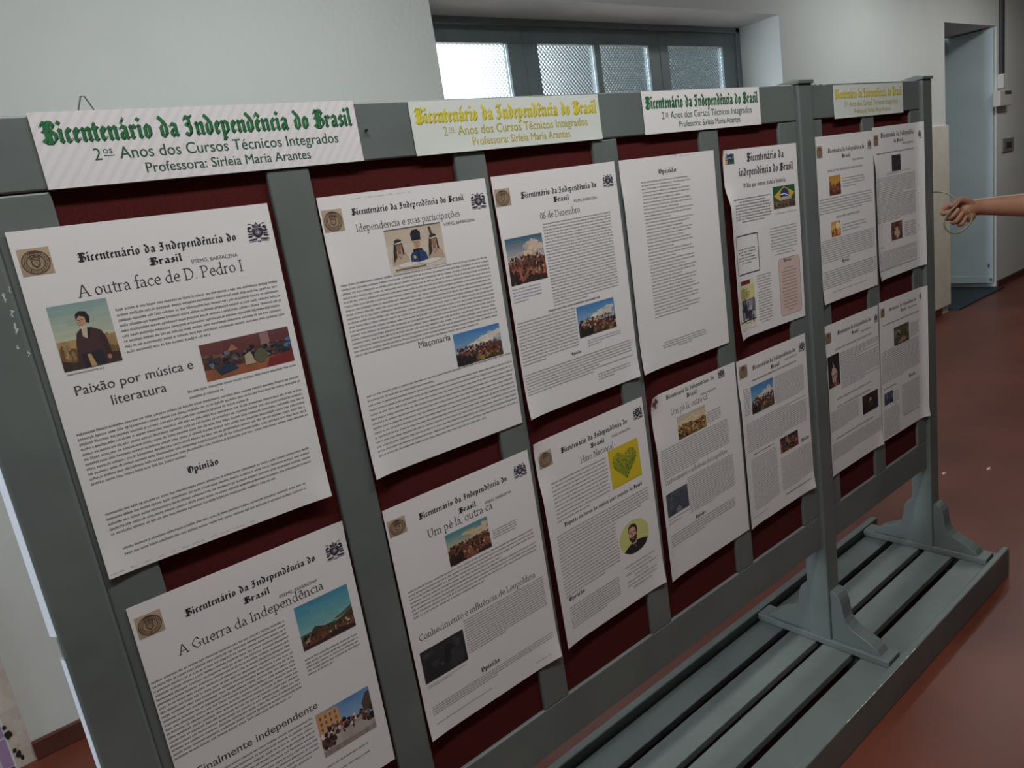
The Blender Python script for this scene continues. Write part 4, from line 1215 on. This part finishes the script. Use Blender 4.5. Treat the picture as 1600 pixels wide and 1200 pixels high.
def flat_text(mb, polys, place, lift, x0, yb, sx, sy, col, lf):
    for p in polys:
        mb.face([place(x0 + a * sx, yb - c * sy, lift(x0 + a * sx, yb - c * sy) + lf) for a, c in p], 0, col)

def clip_poly(pts, ax, lo, hi):
    for sgn, lim in ((1, lo), (-1, hi)):
        out = []
        for i in range(len(pts)):
            a, b_ = pts[i - 1], pts[i]
            da, db = sgn * (a[ax] - lim), sgn * (b_[ax] - lim)
            if (da >= 0) != (db >= 0):
                t = da / (da - db)
                out.append(tuple(a[q] + (b_[q] - a[q]) * t for q in (0, 1)))
            if db >= 0: out.append(b_)
        pts = out
        if len(pts) < 3: return []
    return pts

def picture(name, kind, seed, rect, place, lift, parent, label=None, step=0.03):
    mb = MB()
    u0, v0, u1, v1 = rect
    L = paint(kind, seed)
    nx, ny = 4, 5
    for i, (pts, col) in enumerate(L):
        if kind == 'portrait' and False: continue
        lf = 0.12 + 0.42 * i / max(1, len(L))
        for gx in range(nx):
            c1 = clip_poly(pts, 0, gx / nx, (gx + 1) / nx)
            if len(c1) < 3: continue
            for gy in range(ny):
                c2 = clip_poly(c1, 1, gy / ny, (gy + 1) / ny)
                if len(c2) < 3: continue
                mb.face([place(u0 + (u1 - u0) * a, v0 + (v1 - v0) * c, lift(u0 + (u1 - u0) * a, v0 + (v1 - v0) * c) + lf) for a, c in c2], 0, col)
    o = mb.build(name, M['ink'], parent)
    if label: o['label'] = label
    return o

def poster(k):
    d = PAGES[k]
    px, pz, ang = d['pos']
    px += DX.get(k, 0)
    lf = lift_fn(k)
    ca, sa = cos(ang), sin(ang)
    def place(u, v, l):
        lx, lz = (u - 148.5) / 1000, (210 - v) / 1000
        return (ca * lx - sa * lz, -l / 1000, sa * lx + ca * lz)
    o = sheet('poster', 297, 420, place, lf, M['paper'])
    o.location = (px, -0.0008, Z(pz))
    tag(o, LAB[k][0], 'poster', 'poster sheets pinned to the display board')
    r = random.Random(100 + k)
    body, heads, title = MB(), [], MB()
    clampu = lambda u: min(294.5, max(2.5, u))
    for it in d['items']:
        if it[0] == 'T':
            _, u0, u1, v0, v1, n, last, stl = it
            u0, u1 = clampu(u0), clampu(u1)
            v1 = min(v1, 417); v0 = min(v0, 416)
            sp_ = (v1 - v0) / (n - 1) if n > 1 else 4.0
            xh = min(2.3, max(.9, sp_ * (.375 if stl != 'C' else .5)))
            if n == 1: xh = 1.5
            col = BLUE if stl == 'b' else INK if stl in 'Cjr' else INK
            for i in range(n):
                vb = v0 + sp_ * i + (xh * .5 if n > 1 else 0)
                if vb > 417: break
                a, c = u0, u1
                wdt = u1 - u0
                if i == n - 1: c = u0 + wdt * last
                elif stl == 'r' and i % 6 in (2, 5): c = u0 + wdt * r.uniform(.5, .9)
                elif stl in 'rcC': c = u1 - wdt * r.uniform(0, .12)
                if stl in 'cC':
                    if i != n - 1 and r.random() < .14: c = u0 + wdt * r.uniform(.4, .7)
                    s_ = (u1 - c) / 2; a, c = a + s_, c + s_
                if wdt > 200 and i not in (0, n - 1) and r.random() < .06: c -= wdt * r.uniform(.2, .6)
                L = []
                micro_line(L, a, c, vb, xh, r, dark=2.3 if stl == 'C' else 1.2)
                for (xa, ya, xb, yb) in L:
                    l = lf((xa + xb) / 2, (ya + yb) / 2) + .12
                    body.face([place(xa, ya, l), place(xa, yb, l), place(xb, yb, l), place(xb, ya, l)], 0, col)
        elif it[0] == 'L':
            _, kind, u0, u1, vb, text = it
            u0, u1, vb = clampu(u0), clampu(u1), min(417, max(5, vb))
            head = MB(); heads.append(head)
            if kind in ('black', 'serif'):
                polys, wd = stroke_text(text, BLK if kind == 'black' else SER)
                s = (u1 - u0) / wd
                sy = s
                if kind == 'black': sy = max(s, 4.6) if len(text) > 8 else s
                if kind == 'black' and len(text) < 10: sy = min(s, 6.2)
                tgt = title if kind == 'black' else head
                if text == 'Opinião' or 'música' in text or 'história' in text: tgt = head
                flat_text(tgt, polys, place, lf, u0, vb, s, sy, INK if kind == 'black' else GREY, .12)
            elif kind == 'sans':
                polys, wd = sans_text(text)
                s = (u1 - u0) / wd
                for k_, dx_ in enumerate((0, .22 if s > 8 else .08)):
                    flat_text(head, polys, place, lf, u0 + dx_, vb, s, s if 'IFSEMG' not in text else s * 1.1, GREY, .12 + .02 * k_)
            elif kind == 'hand':
                x, pts = u0, []
                slope = 0.0
                while x < u1:
                    n_ = r.randint(4, 9)
                    pts = [(x + i * .9 + r.uniform(-.3, .3), vb - (1.0 if i % 2 else 0) * r.uniform(.6, 2.2)) for i in range(2 * n_)]
                    for (xa, ya), (xb, yb) in zip(pts, pts[1:]):
                        if xb > u1 or xb > 293: break
                        l = lf(xa, ya) + .12
                        body.face([place(xa - .12, ya, l), place(xa + .12, ya + .1, l), place(xb + .12, yb + .1, l), place(xb - .12, yb, l)], 0, GREY)
                    x += 2 * n_ * .9 + r.uniform(2, 8)
            else:
                L = []
                xh = 3.0 if kind == 'bold' else 4.6
                micro_line(L, u0, u1, vb, xh, r, dark=1.6 if kind == 'bold' else 1.0)
                for (xa, ya, xb, yb) in L:
                    l = lf((xa + xb) / 2, (ya + yb) / 2) + .12
                    head.face([place(xa, ya, l), place(xa, yb, l), place(xb, yb, l), place(xb, ya, l)], 0, INK if kind == 'bold' else GREY)
        elif it[0] == 'BOX':
            _, u0, v0, u1, v1, stl = it
            u0, u1 = clampu(u0), clampu(u1)
            mb = MB()
            rad = 5 if stl == 'outline' else 12
            def rr(ins):
                pts = []
                R = max(1, rad - ins)
                for (cx, cy, a0) in ((u1 - rad, v0 + rad, -90), (u1 - rad, v1 - rad, 0), (u0 + rad, v1 - rad, 90), (u0 + rad, v0 + rad, 180)):
                    for j in range(7):
                        a = radians(a0 + 15 * j)
                        pts.append((cx + R * cos(a), cy + R * sin(a)))
                full = []
                for (xa, ya), (xb, yb) in zip(pts, pts[1:] + pts[:1]):
                    m_ = max(1, int(math.hypot(xb - xa, yb - ya) / 12))
                    for j in range(m_): full.append((xa + (xb - xa) * j / m_, ya + (yb - ya) * j / m_))
                return full
            if stl == 'pink':
                base = rr(1.0)
                for gx in range(6):
                    for gy in range(10):
                        c1 = clip_poly(base, 0, u0 + (u1 - u0) * gx / 6, u0 + (u1 - u0) * (gx + 1) / 6)
                        c2 = clip_poly(c1, 1, v0 + (v1 - v0) * gy / 10, v0 + (v1 - v0) * (gy + 1) / 10) if len(c1) > 2 else []
                        if len(c2) > 2: mb.face([place(a, c, lf(a, c) + .06) for a, c in c2], 0, lin((214, 188, 180)))
            A, B_ = rr(0), rr(2.6 if stl == 'outline' else 1.3)
            col = lin((44, 46, 62)) if stl == 'outline' else lin((156, 128, 120))
            n_ = min(len(A), len(B_))
            if len(A) != len(B_):
                B_ = [((a - (u0 + u1) / 2) * .97 + (u0 + u1) / 2, (c - (v0 + v1) / 2) * .975 + (v0 + v1) / 2) for a, c in A]
                n_ = len(A)
            for i in range(n_):
                j = (i + 1) % n_
                mb.face([place(*q, lf(*q) + .10) for q in (A[i], A[j], B_[j], B_[i])], 0, col)
            bo = mb.build('text_box', M['ink'], o)
            bo['label'] = 'dark outlined box of text' if stl == 'outline' else 'pink rounded box of text'
    if body.f: body.build('printed_text', M['ink'], o)
    if title.f:
        t_ = title.build('printed_title', M['ink'], o); t_['label'] = 'black letter title'
    for head in heads:
        if head.f: head.build('printed_heading', M['ink'], o)
    if 'seal' in d:
        r4 = d['seal']; picture('seal', 'seal', 5, (max(2.5, r4[0]), r4[1], max(r4[2], r4[0] + 20), r4[3]), place, lf, o, 'brown round seal')
    if 'crest' in d:
        r4 = d['crest']; picture('crest', 'crest', 6, (r4[0], r4[1], min(r4[2], 294), r4[3]), place, lf, o, 'dark coat of arms')
    for i, (kind, *rc) in enumerate(d['pics']):
        rc = (clampu(rc[0]), rc[1], clampu(rc[2]), min(rc[3], 416))
        picture('picture', kind, 40 + 7 * k + i, rc, place, lf, o, LAB[k][1][i])
    return o
for k in sorted(PAGES):
    poster(k)

# ------------------------------------------------------------------ the header banners
def banner(x0, x1, z0, z1, green, label, seed):
    W_, H_ = (x1 - x0) * 1000, (z1 - z0) * 1000
    r = random.Random(seed)
    ph = r.uniform(0, 6)
    lf = lambda u, v: 0.7 + .25 * (1 + sin(u / 70 + ph)) + (1.6 * max(0, v / H_ - .8) * 5 * (.3 + .3 * sin(u / 50 + ph)) if not green else .0)
    place = lambda u, v, l: ((u - W_ / 2) / 1000, -l / 1000, (H_ - v) / 1000)
    o = sheet('banner', W_, H_, place, lf, M['paper' if seed == 3 else 'banner_green' if green else 'banner_pale'], (24, 6))
    o.location = ((x0 + x1) / 2, -0.0015, Z(z0))
    tag(o, label, 'banner', 'header banners along the top rail')
    c1, c2, c3 = (lin((36, 112, 62)), lin((22, 62, 44)), lin((44, 84, 62))) if green else (lin((222, 204, 40)), lin((150, 142, 66)), lin((184, 172, 74)))
    mb = MB()
    polys, wd = stroke_text('Bicentenário da Independência do Brasil', BLK)
    s = W_ * .955 / wd
    sy = H_ * .19
    flat_text(mb, polys, place, lf, W_ * .022 + 1.1, H_ * .405 + 1.0, s, sy, c2, .10)
    flat_text(mb, polys, place, lf, W_ * .022, H_ * .405, s, sy, c1, .25)
    t = mb.build('printed_title', M['ink'], o)
    t['label'] = 'green black letter title' if green else 'yellow black letter title'
    mb = MB()
    for text, ua, ub, vb in (('Anos dos Cursos Técnicos Integrados', .205, .915, .665), ('Professora: Sirleia Maria Arantes', .265, .80, .885)):
        polys, wd = sans_text(text)
        s = W_ * (ub - ua) / wd
        for k_, dx_ in enumerate((-.16, .16)):
            flat_text(mb, polys, place, lf, W_ * ua + dx_, H_ * vb, s, s * 1.06, c3, .12 + .02 * k_)
        if not green: flat_text(mb, polys, place, lf, W_ * ua + .5, H_ * vb + .5, s, s * 1.06, c2, .06)
        if vb < .7:
            p2, w2 = sans_text('2')
            flat_text(mb, p2, place, lf, W_ * .135, H_ * vb, s, s * 1.06, c3, .12)
            p2, w2 = sans_text('os')
            flat_text(mb, p2, place, lf, W_ * .162, H_ * vb - s * .36, s * .62, s * .62, c3, .12)
            mb.face([place(a, c, lf(a, c) + .12) for a, c in ((W_ * .163, H_ * vb - s * .26), (W_ * .163, H_ * vb - s * .21), (W_ * .192, H_ * vb - s * .21), (W_ * .192, H_ * vb - s * .26))], 0, c3)
    mb.build('printed_text', M['ink'], o)
banner(0.1365, 0.5365, 1.6005, 1.6835, True, 'green-lettered header banner, the largest, at the left end of the top rail', 1)
banner(0.627, 1.034, 1.600, 1.6785, False, 'yellow-lettered header banner in the middle of the long top rail', 2)
banner(1.1535, 1.552, 1.600, 1.680, True, 'green-lettered header banner just left of the middle post', 3)
banner(1.8785, 2.265, 1.596, 1.677, False, 'yellow-lettered header banner on the short far panel, next to the end post', 4)

# ------------------------------------------------------------------ the person reaching in from the right
CAMM = SC.camera.matrix_world.to_3x3()
HC = Vector((2.5655, -0.0136, Z(1.2823)))
# axes of the fist: R along the forearm direction, D downwards, F out of the palm (towards the camera side)
Rv = (CAMM @ Vector((1, 0, 0))).normalized(); Dv = (CAMM @ Vector((0, -1, 0))).normalized(); Fv = (CAMM @ Vector((0, 0, 1))).normalized()
K_ = 2.75 * 0.85 / 1135 / 7.5
def hp(a, b_, f):
    return HC + Rv * ((a - 360) * K_) + Dv * ((b_ - 675) * K_) + Fv * f

def skin_mesh(name, nodes, edges, root=0, sub=2):
    """nodes: [(point, radius)]; grows one smooth limb surface"""
    me = bpy.data.meshes.new(name)
    me.from_pydata([tuple(p) for p, _ in nodes], edges, [])
    o = bpy.data.objects.new(name, me)
    COL.objects.link(o)
    sk_ = o.modifiers.new('skin', 'SKIN')
    lay = me.skin_vertices[0].data if me.skin_vertices else None
    if lay is None:
        bm = bmesh.new(); bm.from_mesh(me); bm.verts.layers.skin.verify(); bm.to_mesh(me); bm.free()
        lay = me.skin_vertices[0].data
    for i, (_, r) in enumerate(nodes):
        lay[i].radius = (r, r) if not isinstance(r, tuple) else r
        lay[i].use_root = (i == root)
    sk_.use_smooth_shade = True
    s_ = o.modifiers.new('sub', 'SUBSURF'); s_.levels = sub; s_.render_levels = sub
    dg = bpy.context.evaluated_depsgraph_get()
    m2 = bpy.data.meshes.new_from_object(o.evaluated_get(dg))
    bpy.data.objects.remove(o)
    return m2

def chain(pts):
    return pts, [(i, i + 1) for i in range(len(pts) - 1)]

elbow = Vector((2.80, -0.27, Z(1.255)))
shoulder = Vector((2.995, -0.40, Z(1.47)))
BC = Vector((3.05, -0.585, 0))
ax = Vector((-0.80, 0.60, 0)).normalized()         # the way the person faces
sd = (shoulder - BC); sd.z = 0; sd.normalize()    # towards the right shoulder
def bp_(r_, f_, z): return BC + sd * r_ + ax * f_ + Vector((0, 0, z))
wrist = hp(640, 620, -0.006)
N, E_ = [], []
def add(p, r, prev=None):
    N.append((p, r)); i = len(N) - 1
    if prev is not None: E_.append((prev, i))
    return i
pel = add(bp_(0, 0, .93), .135)
wst = add(bp_(0, 0, 1.08), .125, pel)
chs = add(bp_(0, .01, 1.28), .15, wst)
nkb = add(bp_(0, 0, 1.44), .075, chs)
nk = add(bp_(0, .01, 1.49), .060, nkb)
hd = add(bp_(0, .03, 1.575), .088, nk)
ht = add(bp_(0, .02, 1.675), .088, hd)
rs = add(shoulder - sd * .02 + Vector((0, 0, -.04)), .062, chs)
re_ = add(elbow, .043, rs)
rf = add(elbow.lerp(wrist, .35), .043, re_)
rf2 = add(elbow.lerp(wrist, .72), .0335, rf)
rw = add(wrist, .0265, rf2)
rp = add(hp(545, 655, -.002), .030, rw)
rk = add(hp(440, 690, -.012), .029, rp)
ls = add(bp_(-.19, 0, 1.36), .062, chs)
le = add(bp_(-.24, -.03, 1.09), .043, ls)
lw = add(bp_(-.24, .06, .86), .027, le)
lh = add(bp_(-.235, .09, .77), .034, lw)
for q in (1, -1):
    hp1 = add(bp_(.09 * q, 0, .84), .095, pel)
    kn = add(bp_(.10 * q, .02, .49), .062, hp1)
    an = add(bp_(.10 * q, -.01, .10), .042, kn)
    to = add(bp_(.105 * q, .12, .040), .026, an)
meshes = [skin_mesh('body', N, E_)]
def finger(pts):
    n, e = chain(pts)
    meshes.append(skin_mesh('finger', n, e, sub=2))
# four fingers curled round the wire loop, each of its own length
finger([(hp(480, 615, -.006), .0115), (hp(330, 600, -.008), .0105), (hp(225, 680, .002), .0095), (hp(228, 722, .012), .0088), (hp(285, 690, .020), .0082)])
finger([(hp(490, 650, -.008), .0115), (hp(375, 660, -.010), .0105), (hp(275, 765, .004), .0095), (hp(300, 775, .016), .009), (hp(385, 660, .026), .0082)])
finger([(hp(500, 690, -.008), .011), (hp(425, 715, -.010), .010), (hp(342, 815, .004), .0092), (hp(365, 815, .016), .0088), (hp(435, 690, .026), .008)])
finger([(hp(515, 725, -.008), .010), (hp(478, 770, -.008), .0088), (hp(418, 842, .004), .008), (hp(440, 838, .014), .0076), (hp(480, 735, .022), .0068)])
finger([(hp(590, 640, .006), .0150), (hp(510, 575, .012), .0135), (hp(420, 560, .018), .0110), (hp(345, 600, .022), .0098), (hp(285, 650, .024), .0084)])
finger([(hp(600, 700, .002), .018), (hp(530, 760, .006), .0165), (hp(505, 790, .006), .012)])
bm = bmesh.new()
for m_ in meshes: bm.from_mesh(m_)
# face: nose, ears as part of the one surface
def lump(c, rx, ry, rz):
    mtx = Matrix.Translation(c) @ Matrix(((ax.x * rx, sd.x * ry, 0, 0), (ax.y * rx, sd.y * ry, 0, 0), (0, 0, rz, 0), (0, 0, 0, 1)))
    bmesh.ops.create_uvsphere(bm, u_segments=12, v_segments=8, radius=1, matrix=mtx)
lump(bp_(0, .118, 1.60), .018, .014, .026); lump(bp_(.088, .02, 1.60), .018, .010, .03); lump(bp_(-.088, .02, 1.60), .018, .010, .03)
lump(bp_(0, .098, 1.555), .014, .026, .008)
me = bpy.data.meshes.new('body'); bm.to_mesh(me); bm.free()
me.materials.append(M['skin'])
me.polygons.foreach_set('use_smooth', [True] * len(me.polygons))
person = bpy.data.objects.new('person', me)
COL.objects.link(person)
tag(person, 'person at the right edge reaching in with a bare arm, holding a wire loop', 'person')
def garment(name, nodes, edges, m_, sub=2):
    g = skin_mesh(name, nodes, edges, sub=sub)
    g.materials.clear(); g.materials.append(m_)
    o = bpy.data.objects.new(name, g); COL.objects.link(o)
    o.parent = person
    return o
N, E_ = [], []
z_ = add(bp_(0, 0, .86), .168); a = add(bp_(0, 0, .96), .160, z_); c = add(bp_(0, 0, 1.10), .150, a); e = add(bp_(0, .01, 1.28), .172, c); add(bp_(0, 0, 1.42), .088, e)
q = add(shoulder - sd * .02 + Vector((0, 0, -.04)), .078, e); add(shoulder.lerp(elbow, .42), .060, q)
q = add(bp_(-.19, 0, 1.36), .078, e); add(bp_(-.225, -.02, 1.20), .060, q)
garment('shirt', N, E_, M['shirt'])
N, E_ = [], []
w__ = add(bp_(0, 0, 1.02), .142); a = add(bp_(0, 0, .90), .150, w__)
for s_ in (1, -1):
    c = add(bp_(.09 * s_, 0, .74), .100, a); e = add(bp_(.10 * s_, .02, .49), .078, c); add(bp_(.10 * s_, -.01, .10), .066, e)
garment('trousers', N, E_, M['jeans'])
for s_ in (1, -1):
    b = MB()
    prof = [(-.085, .0, .036, .06), (-.06, .0, .056, .13), (.02, 0, .058, .13), (.09, 0, .058, .10), (.16, 0, .052, .075), (.195, 0, .025, .05)]
    vs, fs = [], []
    for (f_, _, hw, h_) in prof:
        for k in range(10):
            a = 2 * pi * k / 10
            p = bp_(.105 * s_ + hw * cos(a), f_, 0); zz_ = max(0.0, h_ * .5 + h_ * .55 * sin(a))
            vs.append((p.x, p.y, zz_))
    for i in range(5):
        for k in range(10):
            fs.append((i * 10 + k, i * 10 + (k + 1) % 10, i * 10 + 10 + (k + 1) % 10, i * 10 + 10 + k))
    fs += [tuple(range(9, -1, -1)), tuple(range(50, 60))]
    b.mesh(vs, fs)
    b.build('shoe', M['shoe'], person, smooth=True)
bm = bmesh.new()
bmesh.ops.create_uvsphere(bm, u_segments=20, v_segments=14, radius=1)
for v in bm.verts:
    co = v.co.copy()
    if co.x > .35 and co.z < .35: co *= .8
    if co.z < -.35: co.z = -.35
    v.co = bp_(co.y * .098, -.012 + co.x * .104, 1.655 + co.z * .118)
me = bpy.data.meshes.new('hair'); bm.to_mesh(me); bm.free(); me.materials.append(M['hair'])
me.polygons.foreach_set('use_smooth', [True] * len(me.polygons))
o = bpy.data.objects.new('hair', me); COL.objects.link(o); o.parent = person
# eyes
b = MB()
for s_ in (1, -1):
    cc = bp_(.034 * s_, .108, 1.617)
    b.face([tuple(cc + sd * (.013 * cos(t)) + Vector((0, 0, .006 * sin(t)))) for t in [2 * pi * k / 10 for k in range(10)]])
b.build('eyes', M['shoe'], person)

# the loop of wire in the hand
path2 = [(120, 470, -.03), (185, 432, -.03), (250, 424, -.026), (315, 446, -.016), (362, 495, -.004), (386, 550, .012), (372, 590, .030), (320, 650, .034), (258, 705, .034), (222, 770, .026),
         (214, 835, .022), (240, 895, .020), (290, 935, .020), (345, 946, .020), (405, 930, .022), (460, 885, .026), (500, 830, .030), (510, 775, .032), (490, 725, .032), (455, 690, .034)]
P2 = []
for i in range(len(path2) - 1):
    q = [path2[max(0, min(len(path2) - 1, i + j))] for j in (-1, 0, 1, 2)]
    for j in range(4):
        t = j / 4
        P2.append(tuple(.5 * (2 * q[1][w_] + (q[2][w_] - q[0][w_]) * t + (2 * q[0][w_] - 5 * q[1][w_] + 4 * q[2][w_] - q[3][w_]) * t * t + (3 * q[1][w_] - q[0][w_] - 3 * q[2][w_] + q[3][w_]) * t ** 3) for w_ in range(3)))
b = MB()
b.tube([tuple(hp(*p)) for p in P2], 0.0030, 8)
o = b.build('wire_loop', M['wire'], smooth=True)
tag(o, 'thin beige wire loop held in the hand beside the end post', 'wire')
